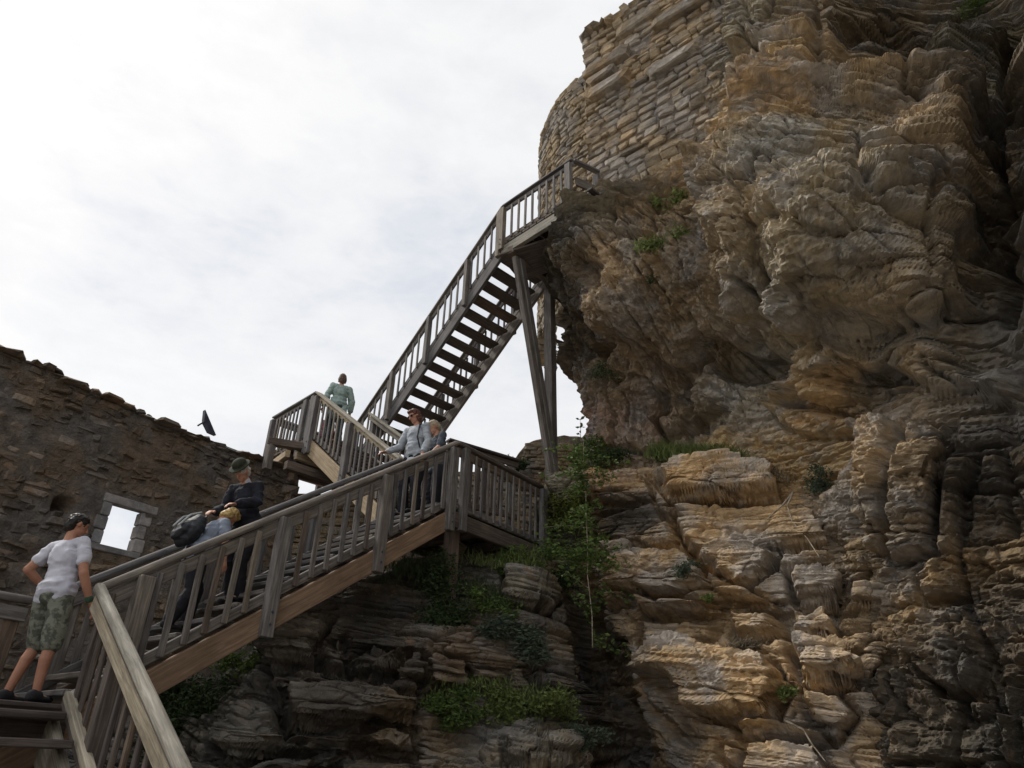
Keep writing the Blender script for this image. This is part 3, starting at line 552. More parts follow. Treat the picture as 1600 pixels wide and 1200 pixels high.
def place(name, me, p, q, par, up=K, off=(0, 0, 0)):
    p = np.array(p, float); q = np.array(q, float); x = q - p; x /= np.linalg.norm(x)
    up = np.array(up, float)
    if abs(x @ up) > .98: up = np.array([u[0], u[1], 0.])
    y = np.cross(up, x); y /= np.linalg.norm(y); z = np.cross(x, y)
    o = link(name, me, par); c = (p + q) / 2 + np.array(off)
    Mx = Matrix(((x[0], y[0], z[0], c[0]), (x[1], y[1], z[1], c[1]), (x[2], y[2], z[2], c[2]), (0, 0, 0, 1)))
    if par: Mx = Matrix.Translation(-par.location) @ Mx
    o.matrix_basis = Mx
    return o
def beam(name, p, q, w, h, mat, par, up=K):
    return place(name, box_mesh(name, float(np.linalg.norm(np.array(q) - np.array(p))), w, h, mat), p, q, par, up)
HB = .848; HS = 1.3
jr = random.Random(3)
def railing(par, p, q, out, sp=.2, posts=(), mats=('grey_wood', 'grey_wood', 'grey_wood'), top=0., bot=0., style='log', post_w=.13, hb=HB, bal_w=.062, post_bot=HS + .01, pick=None):
    'p..q = top of the handrail; out = unit vector pointing off the walkway'
    p = np.array(p, float); q = np.array(q, float); d = q - p; Lh = math.hypot(d[0], d[1]); dh = d / Lh
    mr, mb, mpst = mats
    if style == 'log':
        place('handrail', log_mesh('handrail', float(np.linalg.norm(d)), .048, mr), p - K * .045, q - K * .045, par)
        beam('handrail_board', p - K * .165, q - K * .165, .045, .125, mr, par)
    else:
        beam('handrail', p - K * .02, q - K * .02, .15, .04, mr, par); beam('handrail_board', p - K * .1, q - K * .1, .04, .10, mr, par)
    beam('bottom_rail', p - K * (hb + .05), q - K * (hb + .05), .045, .10, mb, par)
    out = np.array(out)
    for t in posts:
        b = p + dh * t + out * .055
        beam('post', b - K * post_bot, b - K * .10, post_w, .10, mpst, par, up=out)
        if post_w > .125:
            for zz in (.12, .24):
                c_ = b - K * (post_bot - zz) + out * .05; beam('bolt', c_, c_ + out * .014, .026, .026, 'lamp', par)
    n = int(Lh / sp); k = 0
    for i in range(n + 1):
        t = (i + .5) * Lh / (n + 1)
        if any(abs(t - a) < post_w * .5 + .05 for a in posts): continue
        b = p + dh * (t + jr.uniform(-.008, .008)) + out * .04
        m = pick(i) if pick else mb
        lean = dh * jr.uniform(-.012, .012)
        beam('baluster', b - K * (hb + .09), b - K * .12 + lean, bal_w, .03, m, par, up=out)
def treads(par, p, dirh, slope, Lh, across, w, n, mat, drop=.93, depth=.30, th=.05, riser=None):
    'p = handrail start on one side; treads reach across*w'
    for i in range(n):
        t = (i + .5) * Lh / n; z = slope * t - drop + .02
        a = p + dirh * t + K * z + across * .05; b = a + across * (w - .1)
        beam('tread', a, b, depth, th, mat, par)
def stringer(par, p, q, mat, lo=HS, hi=1.04, w=.06, name='stringer'):
    beam(name, p - K * (lo + hi) / 2, q - K * (lo + hi) / 2, w, (lo - hi) * math.cos(math.atan2(abs(q[2] - p[2]), math.hypot(q[0] - p[0], q[1] - p[1]))), mat, par)

# ---- lowest flight, coming up towards the first landing
F0_ = empty('stair_flight', 'lowest wooden stair flight with thick pale handrail poles, at the bottom left corner', 'stairs', A0 - K * 1.3)
d0 = -v2; L0 = 4.2; s0 = -.539
w0 = 1.25
for off, outv in ((0, u2), (-w0, -u2)):
    p = A0 + u2 * off - v2 * .02; q = p + d0 * L0 + K * s0 * L0
    railing(F0_, p, q, outv, .2, (.75, 2.1, 3.4), ('pale_wood', 'dark_wood', 'dark_wood'))
    beam('lower_pole', p - K * (HB + .02) + outv * .01, q - K * (HB + .02) + outv * .01, .07, .07, 'pale_wood', F0_) if off == 0 else None
    stringer(F0_, p - u2 * .0 + outv * -.06, q + outv * -.06, 'pale_wood' if off == 0 else 'dark_wood', 1.34, 1.0, .07)
treads(F0_, A0 + K * 0 - v2 * .02, d0, s0, L0, -u2, w0, 12, 'dark_wood', .96, .30, .055)
# ---- first landing (bottom left)
G0 = empty('stair_landing', 'lowest wooden landing at the left edge where the boy in the white shirt stands', 'landing', A0 - K * 1.0)
far0 = A0 + v * 1.164
for i in range(7):
    a = A0 + v * (.09 + i * .165) - K * .955; beam('deck_plank', a - u * 1.32, a + u * .02, .155, .04, 'dark_wood', G0)
beam('edge_beam', A0 - u * 1.35 - K * 1.1 - v * .02, A0 + u * .05 - K * 1.1 - v * .02, .06, .2, 'dark_wood', G0)
beam('edge_beam', far0 - u * 1.9 - K * 1.1, far0 - K * 1.1, .06, .2, 'dark_wood', G0)
railing(G0, far0 - u * 1.9, far0 - u * .05, v, .2, (.4, 1.75), ('grey_wood', 'dark_wood', 'dark_wood'))
for a in (A0 + v * .05 - u * .05, far0 - u * .1, far0 - u * 1.3): beam('leg', a * [1, 1, 0] - K * 1.7, a - K * 1.2, .15, .15, 'dark_wood', G0)
# ---- long flight in the middle foreground
FA = empty('stair_flight', 'long brown-stringered wooden flight carrying the man in the hat and the woman in grey', 'stairs', A0 + u * 2 + K * .3)
A1 = T.copy(); LA = 4.327
pk = lambda i: 'new_wood' if i in (9,) else ('grey_wood' if i % 5 else 'dark_wood')
railing(FA, A0 + u * .03, A1, -v, .185, (.32, 1.62, 2.98, 4.18), ('grey_wood', 'grey_wood', 'grey_wood'), pick=pk, post_w=.135, post_bot=1.31)
railing(FA, far0, far0 + (A1 - A0), v, .2, (.32, 1.62, 2.98, 4.2), ('grey_wood', 'grey_wood', 'grey_wood'), post_w=.15)
stringer(FA, A0 - u * .35 - K * .35 * .677, A1 + u * .06 + K * .04, 'new_wood', 1.30, 1.02, .07)
stringer(FA, far0, far0 + (A1 - A0), 'new_wood', 1.30, 1.02, .07)
treads(FA, A0, u, .677, LA, v, 1.164, 16, 'grey_wood', .96, .30, .05)
# ---- middle landing by the rock
G1 = empty('stair_landing', 'middle wooden landing resting on a round post beside the dark rocks', 'landing', T + u * 1 - K * 1.3)
E1 = T + u * 2.161
for i in range(8):
    a = T + v * (.08 + i * .17) - K * 1.0; beam('deck_plank', a, a + u * 2.16, .16, .045, 'dark_wood', G1)
for a, b in ((T, E1), (T + v * 1.36, E1 + v * 1.36)): beam('edge_beam', a - K * 1.19 - v * .02, b - K * 1.19 - v * .02, .07, .22, 'dark_wood', G1)
for t in (.05, .75, 1.45, 2.1): beam('joist', T + u * t - K * 1.14, T + u * t + v * 1.3 - K * 1.14, .07, .16, 'dark_wood', G1)
railing(G1, T + u * .02, E1, -v, .155, (.12, 2.1), ('dark_wood', 'grey_wood', 'grey_wood'), style='log', post_w=.12, hb=.93, bal_w=.05, post_bot=1.33)
k1 = T + np.array([-.28, 1.42, .66]); k2 = T + np.array([.92, 2.25, .66])
railing(G1, k1, k2, np.array([-.57, .82, 0]), .15, (.08, 1.35), ('dark_wood', 'dark_wood', 'grey_wood'), hb=1.0, style='board')
fb = at_y(703, 882, 9.75); beam('leg', fb - K * .5, np.array([fb[0], fb[1], 3.0]), .17, .15, 'new_wood', G1)
beam('leg', E1 + v * 1.2 - K * 2.2, E1 + v * 1.2 - K * 1.3, .15, .15, 'dark_wood', G1)
# ---- second flight, rising away to the left
FB = empty('stair_flight', 'pale wooden flight climbing away to the left, carrying the person in the green coat', 'stairs', Bl + K * 0)
LB_ = 3.057; WB = 1.244
for off, o_, m_ in ((0, -u2, 'tan_wood'), (WB, u2, 'pale_wood')):  # lighter wood puts the sky light on these stringers into their colour
    p = Bl + u2 * off; q = p + v2 * LB_ + K * .741 * LB_
    railing(FB, p, q, o_, .155, (.1, 1.6, 3.0), ('pale_wood', 'grey_wood', 'grey_wood'), style='board', post_w=.13, bal_w=.05)
    stringer(FB, p - v2 * .1 - K * .0741, q, m_, 1.34, 1.0, .07)
treads(FB, Bl, v2, .741, LB_, u2, WB, 13, 'dark_wood', .96, .28, .05)
# ---- upper left landing on the ruin wall
G2 = empty('stair_landing', 'small wooden landing at the upper left on beams over the ruin wall end', 'landing', Q - K * 1.0)
WC = WB * 2 + .166; LQ = 1.72
for i in range(9):
    a = Q + v2 * (.1 + i * .19) - K * 1.0; beam('deck_plank', a - u2 * .06, a + u2 * (WC + .05), .18, .045, 'dark_wood', G2)
railing(G2, Q, Q + v2 * LQ, -u2, .155, (.04, .32, 1.66), ('grey_wood', 'grey_wood', 'grey_wood'), style='board', post_w=.11, bal_w=.05)
railing(G2, Q + v2 * LQ, Q + v2 * LQ + u2 * WC, v2, .155, (.1, 1.3, 2.5), ('grey_wood', 'grey_wood', 'grey_wood'), style='board', post_w=.11, bal_w=.05)
# outrigger beam and its short post standing on the wall
bp0 = on_plane(415, 688, Q - u2 * .35, u2); 
b1 = Q - K * 1.16 - u2 * .02; b0 = at_z(420, 690, Q[2] - 1.16)
beam('edge_beam', b0, b1 + v2 * .1, .14, .14, 'dark_wood', G2)
beam('short_post', b0 + (b1 - b0) * .08 - K * .55, b0 + (b1 - b0) * .08 - K * .07, .13, .13, 'grey_wood', G2)
for t in (.15, .9, 1.6): beam('joist', Q + v2 * t - K * 1.12 - u2 * .1, Q + v2 * t - K * 1.12 + u2 * WC, .08, .17, 'dark_wood', G2)
beam('edge_beam', Q - K * 1.32 - u2 * .12 + v2 * .25, Q - K * 1.32 + u2 * 1.2 + v2 * .25, .1, .15, 'tan_wood', G2)
beam('brace', Q - K * 1.2 - u2 * .0 + v2 * 1.65, Q - K * 1.35 - u2 * .3 + v2 * .2, .09, .14, 'tan_wood', G2)
beam('edge_beam', Q - K * 1.75 - u2 * .5 - v2 * .2, Q - K * 1.75 + u2 * 1.9 - v2 * .2, .12, .16, 'dark_wood', G2)
beam('leg', Q + u2 * .2 - K * 4.5 + v2 * .8, Q + u2 * .2 - K * 1.2 + v2 * .8, .16, .16, 'dark_wood', G2)
beam('leg', Q + u2 * 2.2 - K * 4.5 + v2 * .8, Q + u2 * 2.2 - K * 1.2 + v2 * .8, .16, .16, 'dark_wood', G2)
# ---- third flight seen from below
FC = empty('stair_flight', 'long upper grey wooden flight seen from below with sky between its treads', 'stairs', Cl + K * 0)
Cb = Cl.copy(); dC = -v2; LC_ = 4.366; sC = .797; WCc = WB
for off, o_ in ((0, -u2), (WCc, u2)):
    p = Cb + u2 * off; q = p + dC * LC_ + K * sC * LC_
    railing(FC, p, q, o_, .19, (.1, 1.2, 2.3, 3.4, 4.3), ('grey_wood', 'grey_wood', 'grey_wood'), style='board', post_w=.095, bal_w=.05, post_bot=1.22)
    stringer(FC, p, q, 'grey_wood', 1.3, 1.0, .07)
treads(FC, Cb, dC, sC, LC_, u2, WCc, 17, 'dark_wood', 1.04, .27, .05)
# ---- top bridge
GD = empty('foot_bridge', 'short level wooden bridge at the top joining the upper flight to the castle rock', 'bridge', Ct - K * 1.0)
LD_ = 1.821; De = Ct - v2 * LD_
for i in range(12):
    a = Ct - v2 * (.08 + i * .19) - K * 1.0; beam('deck_plank', a - u2 * .04, a + u2 * (WCc + .5), .17, .045, 'dark_wood', GD)
for off in (0, .45, .9, WCc): beam('edge_beam' if off in (0,) else 'joist', Ct + u2 * off - K * 1.16, De + u2 * off - K * 1.16 - v2 * .35, .09, .24 if off else .22, 'pale_wood' if off == 0 else 'dark_wood', GD)
beam('deck_plank', Ct + u2 * .3 - K * 1.3 + v2 * .1, De + u2 * .9 - K * 1.3, .9, .05, 'dark_wood', GD)
railing(GD, Ct, De, -u2, .185, (.02, 1.74), ('grey_wood', 'grey_wood', 'grey_wood'), style='board', post_w=.13, bal_w=.055, post_bot=1.15)
pe = De - v2 * .1 + u2 * .55; beam('post', pe - K * 1.0, pe - K * .08, .12, .12, 'grey_wood', GD); beam('handrail', De - K * .02, pe - v2 * .05 - K * .02, .1, .05, 'grey_wood', GD)
beam('handrail_board', De + u2 * .05 - K * .5, pe - K * .45, .04, .2, 'grey_wood', GD)
# ---- splayed support posts under the top of the upper flight
PP = empty('support_frame', 'pair of tall grey timber props, one slanting and one upright, meeting at a rock ledge', 'prop', at_y(866, 745, 11.6))
ft = at_y(866, 752, 11.62); st = on_plane(806, 402, Ct + u2 * .1, u2)
beam('slanting_prop', ft - K * .2, st, .10, .14, 'grey_wood', PP); beam('slanting_prop', ft - K * .2 + u2 * .11, st + u2 * .11 - v2 * .02, .1, .13, 'grey_wood', PP)
ut = on_plane(858, 446, Ct + u2 * WCc, u2)
beam('upright_prop', at_y(862, 745, 11.8) - K * .2, ut + K * .3, .17, .17, 'grey_wood', PP)
beam('cap_beam', st - u2 * .15 + K * .1, ut + u2 * .2 + K * .1, .14, .16, 'dark_wood', PP)
by = at_y(908, 452, 10.3); beam('brace', at_y(875, 398, 10.1), by, .07, .07, 'grey_wood', PP)

# ================================================================== MASONRY
def stone_variants(name, mat, n=14, rough=.12, seed=1):
    r = random.Random(seed); out_ = []
    for k in range(n):
        bm = bmesh.new(); bmesh.ops.create_cube(bm, size=1.0)
        for vtx in bm.verts: vtx.co += Vector([r.uniform(-rough, rough) for _ in range(3)]) * .8
        bmesh.ops.bevel(bm, geom=list(bm.edges), offset=.14 if rough > .15 else .10, segments=1, affect='EDGES', clamp_overlap=True)
        for vtx in bm.verts: vtx.co += Vector([r.uniform(-.03, .03) for _ in range(3)])
        bmesh.ops.triangulate(bm, faces=[f for f in bm.faces if len(f.verts) > 4])
        me = bpy.data.meshes.new(name); bm.to_mesh(me); bm.free(); me.materials.append(MAT[mat]); out_.append(me)
    return out_
def join_instances(name, variants, mats_, par, mat):
    vs, fs = [], []; off = 0
    data = [(np.array([q.co[:] for q in me.vertices]), [tuple(p_.vertices) for p_ in me.polygons]) for me in variants]
    for k, M in mats_:
        co, fa = data[k % len(data)]; A = np.array(M); vs.append(co @ A[:3, :3].T + A[:3, 3]); fs += [tuple(i + off for i in f) for f in fa]; off += len(co)
    o = mk(name, np.concatenate(vs), fs, mat, par); o['kind'] = 'stuff'; return o
def frame_m(c, ex, ey, ez, sx_, sy_, sz_, tilt=0.):
    ct, s_t = math.cos(tilt), math.sin(tilt); X_ = np.array(ex) * ct + np.array(ez) * s_t; Z_ = -np.array(ex) * s_t + np.array(ez) * ct
    X_, Y_, Z_ = X_ * sx_, np.array(ey) * sy_, Z_ * sz_
    return Matrix(((X_[0], Y_[0], Z_[0], c[0]), (X_[1], Y_[1], Z_[1], c[1]), (X_[2], Y_[2], Z_[2], c[2]), (0, 0, 0, 1)))
# ---- ruin wall on the left
w00 = at_z(440, 720, 5.2); nW = -v                       # faces the stairs
SV = stone_variants('stone', 'stone', 16, .3, 3)
RW = empty('ruin_wall', 'long dark rubble stone wall with a small square window, at the left below the sky', 'wall', w00 - u * 4 - K * 6.8)
wz = [on_plane(*q, w00, v) for q in ((155, 850), (177, 787), (223, 800), (202, 862))]
ws = [float((q - w00) @ u) for q in wz]; wa, wb = min(ws[:2]) - .0, max(ws[2:]); wlo = (wz[0][2] + wz[3][2]) / 2; whi = (wz[1][2] + wz[2][2]) / 2
def wall_top(s): return 5.12 + .10 * math.sin(s * .9) + .07 * float(vnoise(np.array(s * 2.1), np.array(.3), np.array(.1), 5)) 
SL, SR, ZB = -9.0, .36, -1.65
def build_wall_core():
    xs = np.unique(np.concatenate([np.linspace(SL, SR, 190), [wa, wb]])); zs = np.unique(np.concatenate([np.linspace(ZB, 5.4, 130), [wlo, whi]]))
    Sg, Zg = np.meshgrid(xs, zs); top = np.array([wall_top(a) for a in xs])[None] - .06; zc = np.minimum(Zg, top)
    d = .05 * fbm(Sg * 2.5, zc * 2.5, Sg * 0, 4, 2) + .03 * fbm(Sg * 9, zc * 9, Sg * 0, 3, 3)
    d *= np.minimum(1, 8 * np.maximum(np.abs(Sg - (wa + wb) / 2) - (wb - wa) / 2, np.abs(zc - (wlo + whi) / 2) - (whi - wlo) / 2).clip(0, 1))
    hole = np.exp(-(((Sg - hs_) / .11) ** 4 + ((zc - hz_) / .1) ** 4)); d -= .45 * hole
    P = w00[None, None] * [1, 1, 0] + u * Sg[..., None] + nW * (d * .8 + .012)[..., None] + K * zc[..., None]
    P = P - RWl
    keep = np.ones((len(zs) - 1, len(xs) - 1), bool); xm = (xs[:-1] + xs[1:]) / 2; zm = (zs[:-1] + zs[1:]) / 2
    keep[np.ix_((zm > wlo) & (zm < whi), (xm > wa) & (xm < wb))] = False
    o = grid_mesh('core', P, 'mortar', None, True, RW, keep=keep)
    # back face, ends, top
    TH = .75; q = lambda s_, z_, dd: w00 * [1, 1, 0] + u * s_ - nW * dd + K * z_ - RWl
    vs, f = [], []
    def quad(*pp): f.append(tuple(range(len(vs), len(vs) + 4))); vs.extend(pp)
    zt_ = 5.1
    WA, WB_, WL, WH = wa - .12, wb + .5, wlo - .1, whi + .45
    for (a, b, lo, hi) in ((SL, WA, ZB, zt_), (WB_, SR, ZB, zt_), (WA, WB_, ZB, WL), (WA, WB_, WH, zt_)): quad(q(a, lo, TH), q(b, lo, TH), q(b, hi, TH), q(a, hi, TH))
    quad(q(SR, ZB, .03), q(SR, ZB, TH), q(SR, zt_, TH), q(SR, zt_, .03)); quad(q(SL, zt_, .06), q(SR, zt_, .06), q(SR, zt_, TH), q(SL, zt_, TH))
    quad(q(wa, wlo, .1), q(WA, WL, TH), q(WA, WH, TH), q(wa, whi, .1)); quad(q(wb, wlo, .1), q(WB_, WL, TH), q(WB_, WH, TH), q(wb, whi, .1))
    quad(q(wa, whi, .1), q(wb, whi, .1), q(WB_, WH, TH), q(WA, WH, TH)); quad(q(wa, wlo, .1), q(wb, wlo, .1), q(WB_, WL, TH), q(WA, WL, TH))
    mk('core_back', vs, f, 'mortar', RW)
RWl = np.array(RW.location); hp = on_plane(97, 790, w00, v); hs_, hz_ = float((hp - w00) @ u), hp[2]
build_wall_core()
def cam_px(P):
    P = np.array(P); x = P @ np.array(RT); y = P @ np.array(UP); z = P @ np.array(F0)
    return 800 + CF * x / z, 600 - CF * y / z, z
def lay(s0_, s1_, z0_, z1_, hmin, hmax, lmin, lmax, rr, skip=None, wav=.04):
    out_ = []; z = z0_
    while z < z1_:
        h = rr.uniform(hmin, hmax); s = s0_ - rr.uniform(0, .3)
        while s < s1_:
            l_ = rr.uniform(lmin, lmax) * (1 + (h - hmin)); hh = h * rr.uniform(.78, 1.08)
            if rr.random() < .18: hh *= .6; l_ *= .7
            zz = z + h / 2 + wav * math.sin(s * 1.1 + z) + rr.uniform(-.02, .02)
            if not (skip and skip(s + l_ / 2, zz, l_, hh)): out_.append((s + l_ / 2, zz, l_ * .93, hh * .9))
            s += l_
        z += h * .93
    return out_
rr = random.Random(11)
def skipw(s, z, l_, h):
    if z + h / 2 > wall_top(s) + .06: return True
    if abs(s - hs_) < .14 + l_ * .3 and abs(z - hz_) < .11 + h * .3: return True
    return (wa - .16 - l_ / 2 < s < wb + .16 + l_ / 2) and (wlo - .10 - h / 2 < z < whi + .15 + h / 2)
st = []
for (s, z, l_, h) in lay(SL, SR - .12, ZB, 5.25, .06, .17, .09, .36, rr, skipw, .09):
    c = w00 * [1, 1, 0] + u * s + nW * rr.uniform(-.125, -.07) + K * z
    px, py, zz = cam_px(c); vis = -60 < px < 640 and 500 < py < 1260
    st.append((vis * l_ * h / zz ** 2, rr.randrange(16), frame_m(c - RWl, u, nW, K, l_, rr.uniform(.18, .26), h, rr.uniform(-.22, .18))))
for i in range(48):      # ragged cap stones
    s = SL + .1 + i * .194; 
    if s > SR: break
    c = w00 * [1, 1, 0] + u * s - nW * .3 + K * (wall_top(s) - .035); px, py, zz = cam_px(c)
    st.append((.5 if px > -60 else 0, rr.randrange(16), frame_m(c - RWl, u, nW, K, rr.uniform(.2, .4), .8, rr.uniform(.04, .07), rr.uniform(-.05, .04))))
for i in range(34):      # ragged right end
    c = w00 * [1, 1, 0] + u * (SR - .03 + rr.uniform(-.06, .03)) - nW * .3 + K * (-1.5 + i * .2)
    st.append((.001, rr.randrange(16), frame_m(c - RWl, u, nW, K, .3, .8, .19, rr.uniform(-.1, .1))))
st.sort(key=lambda q: -q[0])
for w_, k, M in st[:300]: o = link('stone', SV[k], RW); o.matrix_basis = M
join_instances('rubble', SV, [(k, M) for _, k, M in st[300:]], RW, 'stone')
# dressed window surround
wf = lambda s_, z_, d_: w00 * [1, 1, 0] + u * s_ + nW * d_ + K * z_
def wbx(name, sa, sb, za, zb, d0_, d1_):
    c = wf((sa + sb) / 2, (za + zb) / 2, (d0_ + d1_) / 2); me = box_mesh(name, sb - sa, d1_ - d0_, zb - za, 'pale_stone', .012)
    o = link(name, me, RW); o.matrix_basis = Matrix.Translation(-RW.location) @ frame_m(c, u, nW, K, 1, 1, 1)
wbx('window_lintel', wa - .14, wb + .22, whi - .003, whi + .13, -.11, .035); wbx('window_sill', wa - .12, wb + .14, wlo - .09, wlo + .004, -.11, .03)
hj = (whi - wlo) / 3
for i, (o1, o2) in enumerate(((.0, .02), (.03, -.015), (-.015, .03))):
    wbx('window_jamb', wa - .14 - o1, wa + .01, wlo + .006 + hj * i, wlo + hj * (i + 1) - .006, -.11, .018 + .006 * i); wbx('window_jamb', wb - .01, wb + .14 + o2, wlo + .006 + hj * i, wlo + hj * (i + 1) - .006, -.16, .026 - .005 * i)

# ---- castle wall on top of the cliff
TC = np.array([1.37, 10.22, 0]); te_ = np.array([.777, -.629, 0]); tn = np.array([-.629, -.777, 0])
CW = empty('castle_wall', 'high ochre stone castle wall with long flat blocks, growing out of the cliff top', 'castle wall', TC + K * 9)
CWl = np.array(CW.location); TV = stone_variants('stone', 'tstone', 16, .2, 8)
def tower_core():
    xs = np.linspace(0, 4.5, 70); zs = np.linspace(8.2, 15.9, 70); Sg, Zg = np.meshgrid(xs, zs)
    topz = 14.42 + .08 * np.sin(Sg * 3.1) - .02 * Sg; zc = np.minimum(Zg, topz)
    P = TC + te_ * Sg[..., None] + tn * (-.02 + .03 * fbm(Sg * 3, zc * 3, Sg * 0, 3, 4))[..., None] + K * zc[..., None]
    a = P[:, :1] - tn * 1.4; b_ = P[-1:, :]
    grid_mesh('core', P - CWl, 'tmortar', None, True, CW)
    q = [TC + te_ * .02 + K * 8.2, TC + te_ * .02 - tn * 1.5 + K * 8.2, TC + te_ * .02 - tn * 1.5 + K * 14.35, TC + te_ * .02 + K * 14.35, TC + te_ * 4.5 - tn * 1.5 + K * 14.35, TC + te_ * 4.5 + K * 14.35, TC + te_ * 4.5 - tn * 1.5 + K * 8.2]
    mk('core_back', [x - CWl for x in q], [(0, 1, 2, 3), (3, 2, 4, 5), (1, 6, 4, 2)], 'tmortar', CW)
tower_core()
rr = random.Random(21); ts = []
big = [((345, 475), (487, 365), (490, 400), (350, 470)), ]
for (s, z, l_, h) in lay(.02, 4.6, 9.0, 14.35, .12, .27, .14, .44, rr, lambda s, z, l_, h: s < 0.02, .06):
    s = max(s, l_ / 2 - .03)
    c = TC + te_ * s + tn * rr.uniform(-.10, -.06) + K * z; px, py, zz = cam_px(c); vis = 880 < px < 1200 and -40 < py < 340
    ts.append((vis * l_ * h / zz ** 2 + 1e-9, rr.randrange(16), frame_m(c - CWl, te_, tn, K, l_, rr.uniform(.2, .24), h * rr.uniform(.85, 1.05), rr.uniform(-.08, .08))))
for (s, z, l_, h) in ((.62, 13.05, .95, .2), (.55, 12.35, .95, .26), (1.35, 13.75, .9, .24), (2.3, 13.25, 1.1, .26), (.45, 12.72, .6, .2), (2.0, 12.0, .9, .2), (2.9, 13.3, 1.0, .2)):
    c = TC + te_ * s + tn * .035 + K * z; ts.append((9, rr.randrange(16), frame_m(c - CWl, te_, tn, K, l_, .3, h, 0)))
for i in range(24):
    s = .1 + i * .2; c = TC + te_ * s - tn * .35 + K * (14.42 + .05 * math.sin(s * 5)); ts.append((8 if s < 2.4 else 0, rr.randrange(16), frame_m(c - CWl, te_, tn, K, rr.uniform(.2, .42), .9, rr.uniform(.1, .22), rr.uniform(-.1, .1))))
for i in range(30):
    c = TC + te_ * .1 - tn * .6 + K * (8.4 + i * .2); ts.append((.0002, rr.randrange(16), frame_m(c - CWl, te_, tn, K, .26, 1.1, .18, 0)))
ts.sort(key=lambda q: -q[0])
for w_, k, M in ts[:300]: o = link('stone', TV[k], CW); o.matrix_basis = M
join_instances('rubble', TV, [(k, M) for _, k, M in ts[300:]], CW, 'tstone')
# rounded turret behind the corner
TU = empty('round_turret', 'rounded rubble turret rising behind the left corner of the castle wall', 'turret', (2.9, 14.2, 8)); TUl = np.array(TU.location)
tcx, tcy, tr = 3.2, 13.75, 2.58
def turret():
    aa = np.linspace(math.radians(150), math.radians(290), 90); zs = np.linspace(8.7, 16.6, 100); Ag, Zg = np.meshgrid(aa, zs)
    top = 15.75 + .25 * np.sin(Ag * 9) * 0; k_ = sstep(14.4, 16.6, Zg)
    R_ = tr - .9 * k_ ** 2 + .04 * fbm(Ag * 8, Zg * 2, Ag * 0, 4, 6)
    P = np.stack([tcx + R_ * np.cos(Ag), tcy + R_ * np.sin(Ag), Zg], -1); grid_mesh('core', P - TUl, 'tmortar', None, True, TU)
    r_ = random.Random(5); m_ = []; z = 8.6
    while z < 16.6:
        h = r_.uniform(.09, .17); a = math.radians(152)
        while a < math.radians(288):
            l_ = r_.uniform(.16, .42); a += l_ / 2 / tr
            kk = float(sstep(14.4, 16.6, np.array(z))); R__ = tr - .9 * kk ** 2
            c = np.array([tcx + (R__ - r_.uniform(.03, .08)) * math.cos(a), tcy + (R__ - .05) * math.sin(a), z]) - TUl
            n_ = np.array([math.cos(a), math.sin(a), 0]); t_ = np.array([-math.sin(a), math.cos(a), 0])
            m_.append((r_.randrange(16), frame_m(c, t_, n_, K, l_ * .94, .24, h * .9, r_.uniform(-.1, .1)))); a += l_ / 2 / tr
        z += h
    join_instances('rubble', TV, m_, TU, 'tstone')
turret()
# ---- low ruin wall behind the props
lowp = [at_y(a, b, 13.3) for a, b in ((430, 772), (560, 778), (640, 760), (700, 738), (795, 735), (808, 712), (822, 694), (850, 684), (880, 680), (905, 682), (925, 690), (945, 700))]
LW = empty('low_wall', 'low weathered rubble wall end behind the feet of the props', 'wall', lowp[7] - K * 2); LWl = np.array(LW.location)
def low_wall():
    xs = np.linspace(lowp[0][0] - .05, 3.2, 150); tp = np.interp(xs, [q[0] for q in lowp], [q[2] for q in lowp]); s = np.linspace(0, 1, 60)[:, None]
    Z = 2.5 + (tp[None] - 2.5) * s; X = np.repeat(xs[None], 60, 0); Y = 13.3 + .5 * (s < -1) + .08 * fbm(X * 4, Z * 4, X * 0, 4, 3) + .35 * (1 - np.minimum(1, (X - xs[0]) * 3))
    P = np.stack([X, Y, Z], -1); B = P[-1:] + [0, 1.2, -.05]; A_ = P[:, :1]; P = np.concatenate([P, B], 0)
    grid_mesh('core', P - LWl, 'tmortar', None, True, LW)
    r_ = random.Random(9); m_ = []; z = 3.2
    z = 2.6
    while z < 5.9:
        h = r_.uniform(.06, .12); x = xs[0]
        while x < 2.6:
            l_ = r_.uniform(.1, .35)
            if z + h * .5 < np.interp(x + l_ / 2, xs, tp) + .03: m_.append((r_.randrange(16), frame_m(np.array([x + l_ / 2, 13.3 + r_.uniform(0, .05), z]) - LWl, [1, 0, 0], [0, 1, 0], K, l_, .2, h, r_.uniform(-.15, .15))))
            x += l_
        z += h
    join_instances('rubble', TV, m_, LW, 'tstone')
low_wall()
# ---- flood lamp on top of the ruin wall
lp = on_plane(322, 668, w00 - nW * .2, v)
FL = empty('flood_lamp', 'dark wedge-shaped floodlight tilted on top of the ruin wall', 'floodlight', lp)
tp_ = on_plane(319, 641, w00 - nW * .2, v) - lp; lf = on_plane(317, 660, w00 - nW * .2, v) - lp; rt_ = on_plane(337, 676, w00 - nW * .2, v) - lp
pts = [tp_, lf, (lf + rt_) / 2 - K * .1, rt_ - K * .06]; th_ = nW * .04
mk('housing', [q - th_ for q in pts] + [q + th_ for q in pts], [(0, 1, 2, 3), (7, 6, 5, 4), (0, 4, 5, 1), (1, 5, 6, 2), (2, 6, 7, 3), (3, 7, 4, 0)], 'lamp', FL)
beam('bracket', lp + lf, lp + lf - K * .1 - u * .08, .03, .03, 'lamp', FL)

